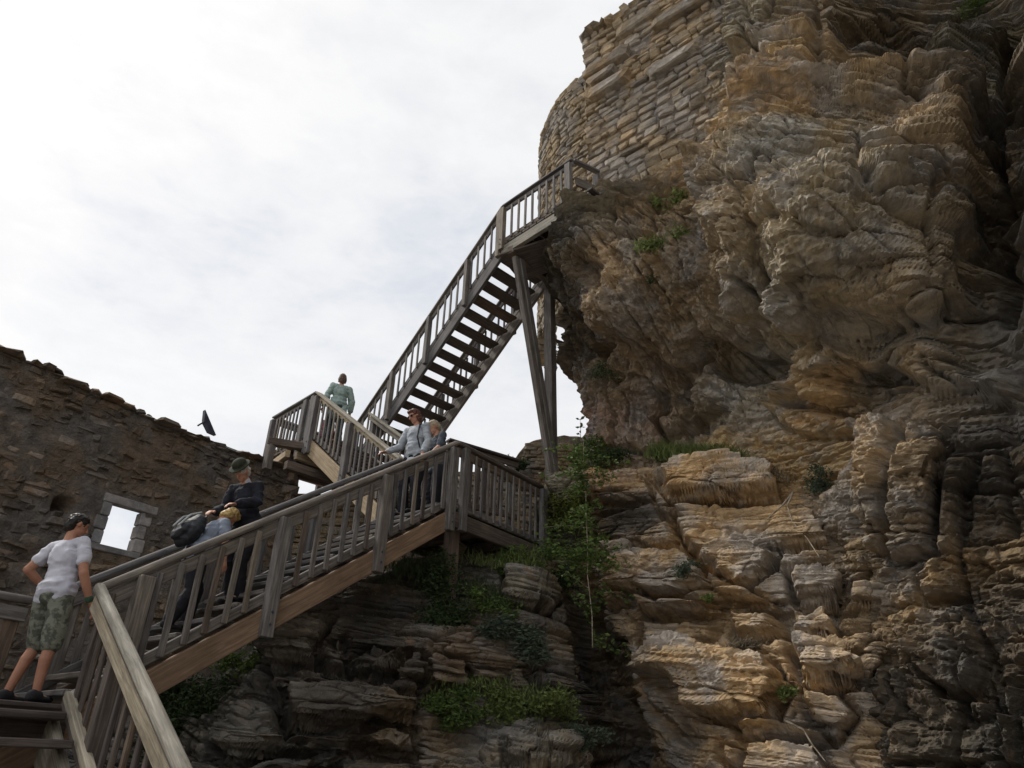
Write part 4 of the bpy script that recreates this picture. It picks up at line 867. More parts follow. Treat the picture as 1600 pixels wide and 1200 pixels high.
# ================================================================== PLANTS
def leaves_np(centers, size, rs, elong=2.0, up=.3, droop=0.):
    n = len(centers); c = np.asarray(centers); d = rs.normal(size=(n, 3)); d[:, 2] = np.abs(d[:, 2]) * up * 2 + d[:, 2] * .3 - droop; d /= np.linalg.norm(d, axis=1, keepdims=True)
    w = np.cross(d, rs.normal(size=(n, 3))); w /= np.linalg.norm(w, axis=1, keepdims=True); nn = np.cross(d, w)
    s = size * rs.uniform(.6, 1.3, (n, 1)); a = c; m_ = c + d * s * elong * .5; t_ = c + d * s * elong - nn * s * .25
    V_ = np.stack([a, m_ + w * s * .45 + nn * s * .1, t_, m_ - w * s * .45 + nn * s * .1], 1).reshape(-1, 3)
    return V_, [(4 * i, 4 * i + 1, 4 * i + 2) for i in range(n)] + [(4 * i, 4 * i + 2, 4 * i + 3) for i in range(n)]
def clump_pts(c, r, n, rs, flat=(1, 1, .7), sub=7):
    cs = np.array(c) + rs.normal(size=(sub, 3)) * np.array(r) * .45 * np.array(flat); k = rs.integers(0, sub, n)
    return cs[k] + rs.normal(size=(n, 3)) * np.array(r) * .26 * np.array(flat)
def ico(name, c, r, mat, par):
    pass
def surf(px, py, base):
    return (UB if base == 'U' else LB).hit(px, py)
def bush(name, label, cat, px, py, base, rpx, n, size, mat, seed, grp=None, stems=6, flat=(1, .6, .7), y=None, elong=2.0, kind=None, lift=.0, up=.3):
    rs = np.random.default_rng(seed); P = at_y(px, py, y) if y else surf(px, py, base)
    toC = -P / np.linalg.norm(P); c = P + toC * .20 + K * lift; zc = cam_px(c)[2]; r = rpx * 1.15 / CF * zc; size = size * 1.12
    pts_ = clump_pts(c, r, n, rs, flat)
    if kind:
        V_, F_ = leaves_np(pts_, size, rs, elong, up); o = mk(name, V_, F_, mat); o['kind'] = 'stuff'; return tag(o, label)
    e = empty(name, label, cat, P, 0, grp); V_, F_ = leaves_np(pts_ - P, size, rs, elong, up); mk('foliage', V_, F_, mat, e)
    sv, sf = [], []
    for i in range(stems):
        q = (pts_[rs.integers(0, n)] - P); a = rs.normal(size=3) * r * .1; w_ = .006
        i0 = len(sv); mid = (a + q) / 2 + K * .02
        for z_, ww in ((a, w_), (mid, w_ * .8), (q, w_ * .4)):
            for dx, dy in ((1, 0), (-.5, .87), (-.5, -.87)): sv.append(z_ + np.array([dx, dy, 0]) * ww)
        for b_ in (0, 3):
            for j in range(3): sf.append((i0 + b_ + j, i0 + b_ + (j + 1) % 3, i0 + b_ + 3 + (j + 1) % 3, i0 + b_ + 3 + j))
    mk('stem', sv, sf, 'stem', e); return e
B_ = bush
gr = 'small tufts rooted in cracks of the cliff'
B_('tuft', 'green tuft growing on the castle wall stones', 'tuft', 1070, 190, 'U', 18, 500, .022, 'leaf_grey', 1, gr)
B_('tuft', 'sparse grassy tuft on the ledge just below the castle masonry', 'tuft', 1062, 318, 'U', 26, 600, .022, 'grass', 2, gr, elong=4)
B_('fern', 'bright green fern hanging in the middle of the upper cliff', 'fern', 1030, 382, 'U', 26, 900, .024, 'grass', 3, gr, elong=3)
B_('tuft', 'small dark tuft on the lumpy cliff below the bright fern', 'tuft', 1018, 437, 'U', 9, 200, .018, 'leaf_dark', 4, gr)
B_('shrub', 'grey-green shrub clinging to the cliff flank under the overhang', 'shrub', 945, 580, 'U', 22, 500, .022, 'leaf_dark', 5)
B_('shrub', 'green leafy shrub with yellow flecks on the rock ledge right of the props', 'shrub', 925, 712, 'L', 30, 1500, .026, 'leaf', 6, lift=.12)
B_('shrub', 'darker green shrub beside the leafy one, at the foot of the overhang', 'shrub', 965, 718, 'L', 22, 800, .024, 'leaf_dark', 7, lift=.1)
B_('shrub', 'dry twiggy shrub at the right end of the grassy ledge', 'shrub', 1185, 738, 'L', 20, 700, .02, 'dry_grass', 8, elong=4)
B_('shrub', 'grey-green cushion shrub on the sandy ledge', 'shrub', 1282, 752, 'U', 24, 1000, .02, 'leaf_grey', 9)
B_('tuft', 'round green tuft with brown twigs in the middle of the yellow rocks', 'tuft', 1075, 885, 'L', 19, 700, .02, 'leaf_grey', 10)
B_('tuft', 'tiny bright green plant in the crack below the round tuft', 'tuft', 1108, 935, 'L', 9, 200, .02, 'grass', 11)
B_('shrub', 'dry grey twig bush lodged in a hollow of the yellow rocks', 'shrub', 1160, 1015, 'L', 22, 700, .016, 'dry_grass', 12, elong=5)
B_('tuft', 'small vivid green plant low in the yellow rocks', 'tuft', 1225, 1083, 'L', 11, 250, .024, 'grass', 13)
B_('shrub', 'dense grey-leaved shrub hanging over the middle of the dark outcrop', 'shrub', 822, 1000, 'L', 34, 2200, .026, 'leaf_grey', 14, elong=3, up=-.2)
B_('shrub', 'green bush on the ledge low under the stairs, left of the pale boulder', 'shrub', 700, 1110, 'L', 34, 1700, .026, 'leaf', 15)
B_('shrub', 'olive green bush on the low ledge in the middle bottom', 'shrub', 790, 1100, 'L', 40, 2200, .026, 'grass', 16)
B_('shrub', 'yellowish green bush right of the olive one, next to the crevice', 'shrub', 865, 1105, 'L', 34, 1600, .026, 'grass', 17)
B_('shrub', 'small grey-green bush at the bottom beside the black crevice', 'shrub', 905, 1160, 'L', 26, 1100, .024, 'leaf_grey', 18)
B_('shrub', 'dark shrub in the shade right under the brown stringer', 'shrub', 680, 905, 'L', 38, 1800, .026, 'leaf_dark', 19)
B_('shrub', 'dark green creeper covering the outcrop below the round post', 'shrub', 700, 960, 'L', 42, 2200, .024, 'leaf_dark', 20)
B_('shrub', 'green creeper on the ledge right of the round post', 'shrub', 770, 950, 'L', 30, 1300, .024, 'leaf', 21)
B_('shrub', 'lush green bush under the end of the middle landing', 'shrub', 820, 880, 'L', 36, 1800, .028, 'leaf', 22)
B_('shrub', 'dark bush at the deep corner below the middle landing railing', 'shrub', 868, 905, 'L', 34, 1500, .026, 'leaf_dark', 23)
B_('shrub', 'mossy green bush on the rock at the right end of the landing', 'shrub', 890, 800, 'L', 36, 1600, .024, 'leaf_yellow', 24)
B_('shrub', 'dark leafy bush in the shaded crevice left of the sapling', 'shrub', 900, 870, 'L', 34, 1400, .026, 'leaf', 25)
B_('shrub', 'green bush below the brown stringer, against the left end of the outcrop', 'shrub', 400, 1020, 'L', 40, 1800, .03, 'leaf', 26, y=8.9)
B_('shrub', 'dark bush in the gap between the ruin wall and the outcrop', 'shrub', 330, 1090, 'L', 60, 3000, .032, 'leaf_dark', 27, y=9.2)
B_('shrub', 'dark undergrowth bush behind the lowest balusters', 'shrub', 290, 1160, 'L', 60, 2600, .032, 'leaf_dark', 28, y=9.0)
B_('shrub', 'low scrub on the far side of the low ruin wall top', 'shrub', 812, 728, 'L', 18, 700, .03, 'leaf_dark', 29, y=13.1)
B_('shrub', 'moss green plants hanging at the top right corner of the cliff', 'shrub', 1530, 8, 'U', 30, 900, .024, 'leaf', 30)
def grass_strip(label, pts_px, base, n, hgt, mat, seed):
    rs = np.random.default_rng(seed); V_, F_ = [], []
    for i in range(n):
        a = rs.random() * (len(pts_px) - 1); k = int(a); f = a - k; q = np.array(pts_px[k]) * (1 - f) + np.array(pts_px[k + 1]) * f + rs.normal(size=2) * [10, 8 if seed > 2 else 4]
        V_.append(q)
    H_ = [surf(*q, base) for q in V_[::6]]
    vs, fs = [], []
    for i in range(n):
        if _h(i // 6, seed, 0, 3) < .3: continue
        P = H_[i // 6 % len(H_)] + rs.normal(size=3) * [.07, .07, .02] - F_3 * .16 + K * .03; h = hgt * rs.uniform(.25, 1.15); l_ = rs.normal(size=3) * h * .5; l_[2] = 0; w_ = rs.normal(size=3); w_[2] = 0; w_ = w_ / np.linalg.norm(w_) * .005
        k = len(vs); vs += [P - w_, P + w_, P + l_ * .35 + K * h * .6 + w_ * .7, P + l_ * .35 + K * h * .6 - w_ * .7, P + l_ + K * h]; fs += [(k, k + 1, k + 2, k + 3), (k + 3, k + 2, k + 4)]
    o = mk('grass', vs, fs, mat); o['kind'] = 'stuff'; tag(o, label)
F_3 = np.array(F0) * [1, 1, 0]
grass_strip('green grass along the rock ledge below the overhang', [(1020, 718), (1060, 722), (1100, 722), (1150, 730)], 'L', 5500, .2, 'grass', 1)
grass_strip('dry grass on the sandy ledge', [(1080, 735), (1150, 735), (1230, 762)], 'L', 900, .12, 'dry_grass', 2)
grass_strip('green grass around the round post', [(740, 880), (790, 885), (840, 880)], 'L', 900, .15, 'grass', 3)
grass_strip('rough grass on the lowest ledge of the outcrop', [(690, 1085), (760, 1085), (880, 1110)], 'L', 800, .14, 'grass', 4)
grass_strip('dark grass on the shaded outcrop shelf', [(600, 900), (660, 900), (720, 925), (790, 950)], 'L', 1600, .16, 'leaf_dark', 5)
def tube(name, pts_, r0, r1, mat, par):
    n = len(pts_); vs, fs = [], []
    for i, p_ in enumerate(pts_):
        t_ = pts_[min(i + 1, n - 1)] - pts_[max(i - 1, 0)]; t_ = t_ / (np.linalg.norm(t_) + 1e-9); a = np.cross(t_, [.3, 1, .2]); a /= np.linalg.norm(a); b_ = np.cross(t_, a); r_ = r0 + (r1 - r0) * i / (n - 1)
        for k in range(6): an = k * math.pi / 3; vs.append(p_ + (a * math.cos(an) + b_ * math.sin(an)) * r_)
    for i in range(n - 1):
        for k in range(6): fs.append((i * 6 + k, i * 6 + (k + 1) % 6, i * 6 + 6 + (k + 1) % 6, i * 6 + 6 + k))
    return mk(name, vs, fs, mat, par, True)
# sapling in front of the yellow rocks
sp_ = [at_y(a, b, y) for a, b, y in ((926, 1012, 9.9), (923, 960, 9.95), (920, 900, 10.0), (918, 850, 10.05), (914, 800, 10.1), (917, 760, 10.2), (912, 725, 10.25), (910, 690, 10.3))]
SPo = empty('sapling', 'thin pale-stemmed sapling with yellow-green leaves standing in the crevice left of the yellow rocks', 'sapling', sp_[0]); b0s = sp_[0]
tube('trunk', [q + np.array([.02 * math.sin(i * 2.1), 0, 0]) - b0s for i, q in enumerate(sp_)], .009, .004, 'stem', SPo)
rs = np.random.default_rng(5); tw = []
for i in range(56):
    k = rs.integers(0, 7); f = rs.random(); a = sp_[k] * (1 - f) + sp_[min(k + 1, 7)] * f; d = rs.normal(size=3) * [.3, .2, .1]; tw.append((a, a + d))
    if i < 12: tube('twig', [a - b0s, a + d * .5 + K * .03 - b0s, a + d - b0s], .005, .002, 'stem', SPo)
cc = np.concatenate([a + (b - a) * rs.uniform(.3, 1.1, (42, 1)) + rs.normal(size=(42, 3)) * .05 for a, b in tw]) - b0s
V_, F_ = leaves_np(cc, .042, rs, 1.6, .1); mk('foliage', V_, F_, 'leaf', SPo)
# small weeds on the skyline beside the cliff
wd = at_y(907, 690, 12.3); WD = empty('weed', 'thin tall weed with flat leaves against the sky beside the cliff foot', 'weed', wd)
tube('stem', [K * 0, K * .25 + [.01, 0, 0], K * .48], .006, .003, 'stem', WD); rs = np.random.default_rng(8)
V_, F_ = leaves_np(np.array([[0, 0, z_] for z_ in (.15, .18, .3, .32, .4, .45, .46, .28)]), .06, rs, 2.2, .05); mk('leaf', V_, F_, 'leaf_dark', WD)
# bare roots on the yellow rocks
for lab, pp in (('pale root arching down the yellow rock face from the sandy ledge', ((1240, 768, 9.0), (1230, 790, 8.8), (1238, 815, 8.7), (1262, 842, 8.6), (1280, 870, 8.5))),
                ('thin pale root branching to the left over the yellow rock', ((1240, 768, 9.0), (1222, 790, 8.9), (1205, 805, 8.95), (1190, 820, 9.0))),
                ('bleached twig lying low on the yellow rocks near the bottom', ((1225, 1125, 8.0), (1255, 1140, 7.9), (1270, 1165, 7.85), (1290, 1190, 7.8)))):
    q = []
    for a, b, y_ in pp: h_ = LB.hit(a, b); q.append(h_ * (1 - .28 / h_[1]))
    r_ = tube('root', q, .014, .006, 'stem', None); tag(r_, lab, 'root')

# ================================================================== PEOPLE
def ell(c, r, rot=None, n=14):
    c = np.array(c, float); vs = []; m = n // 2
    for i in range(1, m):
        th = math.pi * i / m
        for k in range(n): ph = 2 * math.pi * k / n; vs.append([math.sin(th) * math.cos(ph), math.sin(th) * math.sin(ph), math.cos(th)])
    vs = np.array([[0, 0, 1.]] + vs + [[0, 0, -1.]]) * np.array(r)
    if rot is not None: vs = vs @ np.array(rot).T
    f = [(0, 1 + k, 1 + (k + 1) % n) for k in range(n)]
    for i in range(m - 2):
        for k in range(n): a, b = 1 + i * n + k, 1 + i * n + (k + 1) % n; f.append((a, a + n, b + n, b))
    e = len(vs) - 1; s = 1 + (m - 2) * n; f += [(s + k, e, s + (k + 1) % n) for k in range(n)]
    return vs + c, f
def cap(a, b, ra, rb, n=12, sq=(1, 1), side=None):
    a = np.array(a, float); b = np.array(b, float); d = b - a; L_ = np.linalg.norm(d) + 1e-9; d /= L_
    x = np.cross(d, [0, 1, 0.01]) if side is None else np.array(side, float) - d * (np.array(side) @ d); x /= np.linalg.norm(x); y = np.cross(d, x); vs = [a - d * ra]
    for c, r_, ang in ((a, ra, -60), (a, ra, -30), (a, ra, 0), (b, rb, 0), (b, rb, 30), (b, rb, 60)):
        cr, sr = math.cos(math.radians(ang)) * r_, math.sin(math.radians(ang)) * r_
        for k in range(n): p_ = 2 * math.pi * k / n; vs.append(c + d * sr + x * math.cos(p_) * cr * sq[0] + y * math.sin(p_) * cr * sq[1])
    vs.append(b + d * rb); f = [(0, 1 + (k + 1) % n, 1 + k) for k in range(n)]
    for i in range(5):
        for k in range(n): q, w = 1 + i * n + k, 1 + i * n + (k + 1) % n; f.append((q, w, w + n, q + n))
    e = len(vs) - 1; s = 1 + 5 * n; f += [(s + k, s + (k + 1) % n, e) for k in range(n)]
    return np.array(vs), f
def fuse(name, parts, vox, mat, par, fold=0., fs=9, seed=0, smooth=2, xf=None):
    vs, f = [], []; o_ = 0
    for a, b in parts: vs.append(a); f += [tuple(i + o_ for i in q) for q in b]; o_ += len(a)
    V_ = np.concatenate(vs)
    me = bpy.data.meshes.new(name); me.from_pydata(V_.tolist(), [], f)
    o = bpy.data.objects.new(name, me); COL.objects.link(o)
    m_ = o.modifiers.new('r', 'REMESH'); m_.mode = 'VOXEL'; m_.voxel_size = vox; m_.use_smooth_shade = True
    if smooth: s_ = o.modifiers.new('s', 'SMOOTH'); s_.iterations = smooth; s_.factor = .5
    dg = bpy.context.evaluated_depsgraph_get(); dg.update(); m2_ = bpy.data.meshes.new_from_object(o.evaluated_get(dg)); bpy.data.objects.remove(o)
    n = len(m2_.vertices); co = np.empty(n * 3); m2_.vertices.foreach_get('co', co); co = co.reshape(-1, 3)
    if fold and n:
        no = np.empty(n * 3); m2_.vertices.foreach_get('normal', no); no = no.reshape(-1, 3)
        g = fbm(co[:, 0] * fs, co[:, 1] * fs, co[:, 2] * fs * .6, 3, seed); g2 = 1 - np.abs(fbm(co[:, 0] * fs * .7, co[:, 1] * fs * .7, co[:, 2] * fs * 1.6, 2, seed + 3)) * 2.2
        co = co + no * (fold * g + fold * .6 * g2)[:, None]
    m2_.vertices.foreach_set('co', co.reshape(-1)); m2_.materials.clear(); m2_.materials.append(MAT[mat]); m2_.polygons.foreach_set('use_smooth', [True] * len(m2_.polygons)); m2_.name = name
    return link(name, m2_, par)
def rotx(a): c, s = math.cos(a), math.sin(a); return np.array([[1, 0, 0], [0, c, -s], [0, s, c]])
def roty(a): c, s = math.cos(a), math.sin(a); return np.array([[c, 0, s], [0, 1, 0], [-s, 0, c]])
def rotz(a): c, s = math.cos(a), math.sin(a); return np.array([[c, -s, 0], [s, c, 0], [0, 0, 1]])
def person(label, loc, face, H, vox, legs, arms, lean=0., side=0., nod=0., turn=0., skin='skin', top=None, bottom=None, hair=None, shoes='shoe_dark', width=1., extras=None, cat='person', belly=0.):
    '''local frame: x right, y forward, z up (metres at 1.75 m tall, then scaled). legs/arms: [(knee,ankle)] , [(elbow,wrist)] for left(-x) and right(+x) side'''
    k = H / 1.75; root = empty('person', label, cat, loc, math.atan2(face[1], face[0]) - math.pi / 2)
    hip = np.array([0, 0, .93]); Rl = roty(side) @ rotx(-lean)
    def up_(p_): return hip + Rl @ (np.array(p_, float) - hip)
    w = width; body = []; S_ = lambda q: (q[0] * k, q[1])
    sh = {-1: up_([-.185 * w, 0, 1.42]), 1: up_([.185 * w, 0, 1.42])}
    body += [ell(up_([0, 0, 1.28]), (.155 * w, .105, .20), Rl), ell(up_([0, .0, 1.08]), (.135 * w, .095 + belly * .4, .16), Rl), ell(hip + [0, -.01, -.0], (.16 * w, .11, .12), Rl), cap(up_([-.13 * w, 0, 1.42]), up_([.13 * w, 0, 1.42]), .058, .058), cap(up_([0, -.01, 1.42]), up_([0, .012, 1.55]), .058, .052)]
    nk = up_([0, .01, 1.53]); Rh = Rl @ rotz(turn) @ rotx(-nod)
    hd = lambda p_: nk + Rh @ np.array(p_, float)
    body += [ell(hd([0, .0, .125]), (.074, .092, .098), Rh, 18), ell(hd([0, .022, .06]), (.056, .068, .07), Rh), ell(hd([0, .06, .022]), (.03, .03, .026), Rh), cap(hd([0, .088, .12]), hd([0, .108, .083]), .010, .015, 8), ell(hd([0, .083, .052]), (.026, .012, .010), Rh, 8), ell(hd([-.077, -.005, .10]), (.012, .02, .032), Rh, 8), ell(hd([.077, -.005, .10]), (.012, .02, .032), Rh, 8), ell(hd([0, .07, .143]), (.055, .022, .014), Rh, 8)]
    ar = {}
    for s, (e_, wr, hd_) in zip((-1, 1), arms):
        e_ = np.array(e_, float); wr = np.array(wr, float); ar[s] = (sh[s], e_, wr)
        body += [cap(sh[s], e_, .052, .042), cap(e_, e_ * .55 + wr * .45, .044, .041), cap(e_ * .55 + wr * .45, wr, .041, .027)]
        d = np.array(hd_, float); d /= np.linalg.norm(d); sd_ = np.cross(d, [0, 0, 1.]); sd_ = sd_ / (np.linalg.norm(sd_) + 1e-6) if np.linalg.norm(sd_) > .2 else np.array([0, 1., 0]); dn = np.cross(sd_, d); dn = -dn if dn[2] > 0 else dn
        body.append(cap(wr, wr + d * .075, .026, .034, 10, (1, .55), sd_))
        for i, (o_, ln) in enumerate(((-.030, .072), (-.010, .082), (.010, .076), (.029, .060))):
            b_ = wr + d * .085 + sd_ * o_; m_ = b_ + d * ln * .5 + dn * .010; body += [cap(b_, m_, .0095, .009, 8), cap(m_, m_ + d * ln * .38 + dn * .026, .009, .0078, 8)]
        tb = wr + d * .03 - sd_ * .028; body += [cap(tb, tb + d * .035 - sd_ * .022, .012, .010, 8), cap(tb + d * .035 - sd_ * .022, tb + d * .068 - sd_ * .026 + dn * .01, .010, .008, 8)]
    lg = {}
    for s, (kn, an) in zip((-1, 1), legs):
        hp_ = np.array([s * .088 * w, -.005, .90]); kn = np.array(kn, float); an = np.array(an, float); lg[s] = (hp_, kn, an)
        cf = kn * .65 + an * .35 - [0, .015, 0]; body += [cap(hp_, kn, .086 * w, .056), cap(kn, cf, .055, .054), cap(cf, an, .052, .036), cap(an + [0, -.02, -.035], an + [0, .12, -.05], .034, .026)]
    fuse('body', [S_(b_) for b_ in body], vox, skin, root, 0, smooth=1)
    # shoes
    for s in (-1, 1):
        an = lg[s][2]; fuse('shoe', [S_(cap(an + [0, -.035, -.03], an + [0, .02, -.035], .048, .05)), S_(cap(an + [0, -.04, -.052], an + [0, .16, -.055], .042, .038, sq=(1.1, .7)))], vox * 1.3, shoes, root, .002)
    if top:
        mat, sleeve, hem, off = top; q = []
        q += [ell(up_([0, 0, 1.28]), (.155 * w + off, .108 + off, .205), Rl), ell(up_([0, .012 + belly * .3, 1.10]), (.148 * w + off, .105 + off + belly, .17), Rl), cap(up_([-.135 * w, 0, 1.415]), up_([.135 * w, 0, 1.415]), .058 + off * .5, .058 + off * .5)]
        if hem < 1.02: q += [cap(up_([-.075 * w, 0, 1.0]), up_([-.085 * w, 0, hem + .06]), .10 + off, .10 + off), cap(up_([.075 * w, 0, 1.0]), up_([.085 * w, 0, hem + .06]), .10 + off, .10 + off), ell(up_([0, 0, hem + .08]), (.172 * w + off, .14 + off, .08), Rl), ell(up_([0, -.01, 1.0]), (.165 * w + off, .13 + off, .10), Rl)]
        for s in (-1, 1):
            a, b, c = ar[s]
            if sleeve <= 1: e_ = a + (b - a) * sleeve; q.append(cap(a, e_ - (b - a) * .05, .052 + off * .7, .050 + off))
            else: e_ = b + (c - b) * (sleeve - 1); q += [cap(a, b, .053 + off * .8, .046 + off * .7), cap(b, e_, .052 + off * .7, .038 + off * .6)]
        fuse('shirt' if 'coat' not in mat and 'jacket' not in mat else 'jacket', [S_(b_) for b_ in q], vox * 1.2, mat, root, .016, 10, 3)
    if bottom:
        mat, cut, off = bottom; q = [ell(hip + [0, -.01, .0], (.155 * w + off, .108 + off, .12), Rl)]
        for s in (-1, 1):
            a, b, c = lg[s]
            if cut <= 1: q.append(cap(a, a + (b - a) * cut, .092 * w + off, .078 + off))
            else: e_ = b + (c - b) * (cut - 1); q += [cap(a, b, .092 * w + off, .066 + off), cap(b, e_, .064 + off, .052 + off)]
        fuse('trousers' if cut > 1 else 'shorts', [S_(b_) for b_ in q], vox * 1.2, mat, root, .010, 8, 5)
    if hair:
        mat, ln = hair; q = [ell(hd([0, -.014, .142]), (.082, .096, .088), Rh, 16), ell(hd([0, -.052, .095]), (.077, .058, .085 + ln * .3), Rh, 14), ell(hd([0, .03, .19]), (.06, .055, .035), Rh, 12)]
        if ln > .02: q += [ell(hd([s * .07, -.022, .085 - ln * .3]), (.022, .05, .055 + ln * .5), Rh, 10) for s in (-1, 1)] + [ell(hd([0, -.06, .04]), (.07, .04, .06), Rh, 12), ell(hd([0, .045, .19]), (.062, .042, .035), Rh, 10)]
        fuse('hair', [S_(b_) for b_ in q], vox * 1.0, mat, root, .011, 34, 9, 1)
    if extras: extras(root, k, up_, hd, Rh, Rl, ar, vox)
    return root
cm = cloth_mat
MAT['shirt_white'] = cm('white_tee', (.56, .56, .62), (.44, .44, .50), 5); MAT['camo'] = cm('camo_shorts', (.20, .21, .17), (.085, .09, .07), 16, contrast=.05)
MAT['shoe_dark'] = cm('dark_shoe', (.03, .03, .035), None, 10); MAT['hair_dark'] = cm('dark_hair', (.022, .017, .014), (.012, .01, .008), 60, .5); MAT['hair_blond'] = cm('blond_hair', (.52, .36, .15), (.36, .24, .09), 50, .55)
MAT['hair_white'] = cm('white_hair', (.62, .60, .56), (.45, .42, .38), 50, .6); MAT['hair_auburn'] = cm('auburn_hair', (.13, .05, .035), (.07, .03, .02), 50, .5); MAT['hair_sandy'] = cm('sandy_grey_hair', (.42, .36, .26), (.28, .23, .16), 50, .6); MAT['hair_brown'] = cm('grey_brown_hair', (.15, .10, .075), (.08, .055, .04), 50, .6)
MAT['jacket_navy'] = cm('navy_jacket', (.022, .025, .036), (.013, .014, .02), 6); MAT['trousers_black'] = cm('black_trousers', (.02, .02, .026), None, 8); MAT['shirt_blue'] = cm('grey_blue_shirt', (.26, .30, .37), (.19, .22, .28), 6)
MAT['top_grey'] = cm('grey_knit', (.40, .43, .47), (.32, .35, .39), 6); MAT['shirt_slate'] = cm('slate_shirt', (.075, .09, .11), (.05, .06, .075), 7); MAT['coat_green'] = cm('green_coat', (.36, .45, .42), (.24, .33, .31), 9); MAT['coat_pink'] = cm('pink_jacket', (.48, .12, .17), (.38, .28, .33), 12); MAT['coat_lilac'] = cm('lilac_jacket', (.42, .26, .36), (.3, .2, .3), 12)
MAT['hat_green'] = cm('green_felt', (.032, .038, .022), (.02, .023, .014), 12); MAT['bag_black'] = cm('black_bag', (.03, .033, .04), (.018, .02, .024), 9, .6); MAT['glasses'] = cm('dark_glass', (.012, .012, .015), None, 5, .2); MAT['trousers_teal'] = cm('dark_teal_trousers', (.035, .06, .065), None, 6)
MAT['band_green'] = cm('green_band', (.05, .10, .06)); MAT['bag_buckle'] = cm('pale_strap', (.35, .37, .38)); MAT['maroon'] = cm('maroon_cloth', (.10, .035, .045), None, 8)
def on_flight(P0, dirh, slope, acr, t, l_): q = P0 + dirh * t + acr * l_; return q + K * (slope * t - .93)
# boy in the white tee on the first landing
def boy_x(root, k, up_, hd, Rh, Rl, ar, vox):
    wr = ar[1][2]; e_ = ar[1][1]; d = (e_ - wr); d /= np.linalg.norm(d); fuse('wristband', [tuple((q[0] * k, q[1])) for q in [cap(wr + d * .015, wr + d * .035, .036, .036)]], .007, 'band_green', root)
bp = at_z(32, 1098, .405)
person('boy in a white T-shirt and camouflage shorts seen from behind at the lower left', bp, (.25, .97), 1.56, .0062,
       [((-.13, .10, .50), (-.16, -.02, .09)), ((.10, .03, .49), (.13, .0, .09))],
       [((-.36, -.06, 1.17), (-.33, .15, 1.05), (.2, .9, -.3)), ((.24, .0, 1.13), (.29, .12, .89), (.25, .5, -.8))], lean=.03, side=-.12, nod=.3, turn=-.5, skin='skin_tan',
       top=('shirt_white', .62, .86, .012), bottom=('camo', .98, .016), hair=('hair_dark', .0), extras=boy_x, width=.94)
# elderly man in hat and dark jacket
def hat(root, k, up_, hd, Rh, Rl, ar, vox):
    o = fuse('hat', [tuple((q[0] * k, q[1])) for q in [ell(hd([0, .0, .185]), (.135, .155, .016), Rh @ rotx(-.12), 22), ell(hd([0, -.01, .215]), (.085, .102, .07), Rh, 18)]], .008, 'hat_green', root, .003)
    fuse('hat_band', [tuple((q[0] * k, q[1])) for q in [ell(hd([0, -.008, .203]), (.0885, .1055, .016), Rh, 20)]], .008, 'jacket_navy', root)
    fuse('shirt_collar', [tuple((q[0] * k, q[1])) for q in [cap(up_([0, -.015, 1.475]), up_([0, .0, 1.51]), .066, .060)]], .009, 'shirt_white', root)
man = on_flight(A0, u, .677, v, 1.64, .62)
person('elderly man in a green felt hat and dark jacket, leaning down towards the child', man, tuple((-u * .92 + np.array([.1, -.35, 0]))[:2]), 1.57, .0075,
       [((-.10, .10, .49), (-.11, .03, .09)), ((.10, .02, .50), (.12, -.10, .09))], [((-.27, .22, 1.16), (-.20, .47, 1.06), (.3, .9, -.3)), ((.27, .18, 1.14), (.16, .42, 1.02), (-.1, 1, -.35))], lean=.36, nod=.5, turn=.1,
       top=('jacket_navy', 1.92, .80, .018), bottom=('trousers_black', 1.95, .022), hair=('hair_white', .01), extras=hat, width=1.05, belly=.02)
# blond person bending, backpack behind
woman = on_flight(A0, u, .677, v, 1.10, .60)
person('blond child in a grey-blue shirt and black trousers, stooping beside the man in the hat', woman, tuple(u[:2] * .9 + np.array([.25, .1])), 1.42, .0075,
       [((-.11, .16, .52), (-.12, .12, .14)), ((.11, .02, .48), (.12, -.18, .09))], [((-.22, .10, 1.12), (-.2, .2, .9), (0, .5, -.9)), ((.27, .22, 1.14), (.25, .28, .90), (0, .2, -1))], lean=.42, nod=.55,
       top=('shirt_blue', .8, .84, .016), bottom=('trousers_black', 1.95, .026), hair=('hair_blond', .03), width=1.08, belly=.03)
bk = woman + np.array([0, 0, .98]) * 1 - u * .12; BP = empty('backpack', 'black backpack with pale straps carried on the stooping child\'s back', 'backpack', bk)
def bagparts(c, r_): return c, r_
fu = np.array([u[0], u[1], 0]) ; Rb = np.array([u, v, K]).T @ roty(.5)
fuse('bag', [ell([0, 0, 0], (.105, .15, .19), Rb, 16), ell(Rb @ np.array([-.08, 0, -.05]), (.06, .12, .12), Rb, 14), ell(Rb @ np.array([0, 0, .14]), (.07, .10, .07), Rb, 14)], .011, 'bag_black', BP, .014, 10, 2)
for yy in (-.06, .07): fuse('strap', [cap(Rb @ np.array([-.13, yy, .10]), Rb @ np.array([-.145, yy, -.04]), .014, .014), cap(Rb @ np.array([-.06, yy, .2]), Rb @ np.array([-.13, yy, .10]), .013, .013)], .009, 'bag_buckle', BP)
fuse('handle', [cap(Rb @ np.array([.02, -.04, .21]), Rb @ np.array([.03, 0, .25]), .012, .012), cap(Rb @ np.array([.03, 0, .25]), Rb @ np.array([.02, .04, .21]), .012, .012)], .009, 'bag_black', BP)
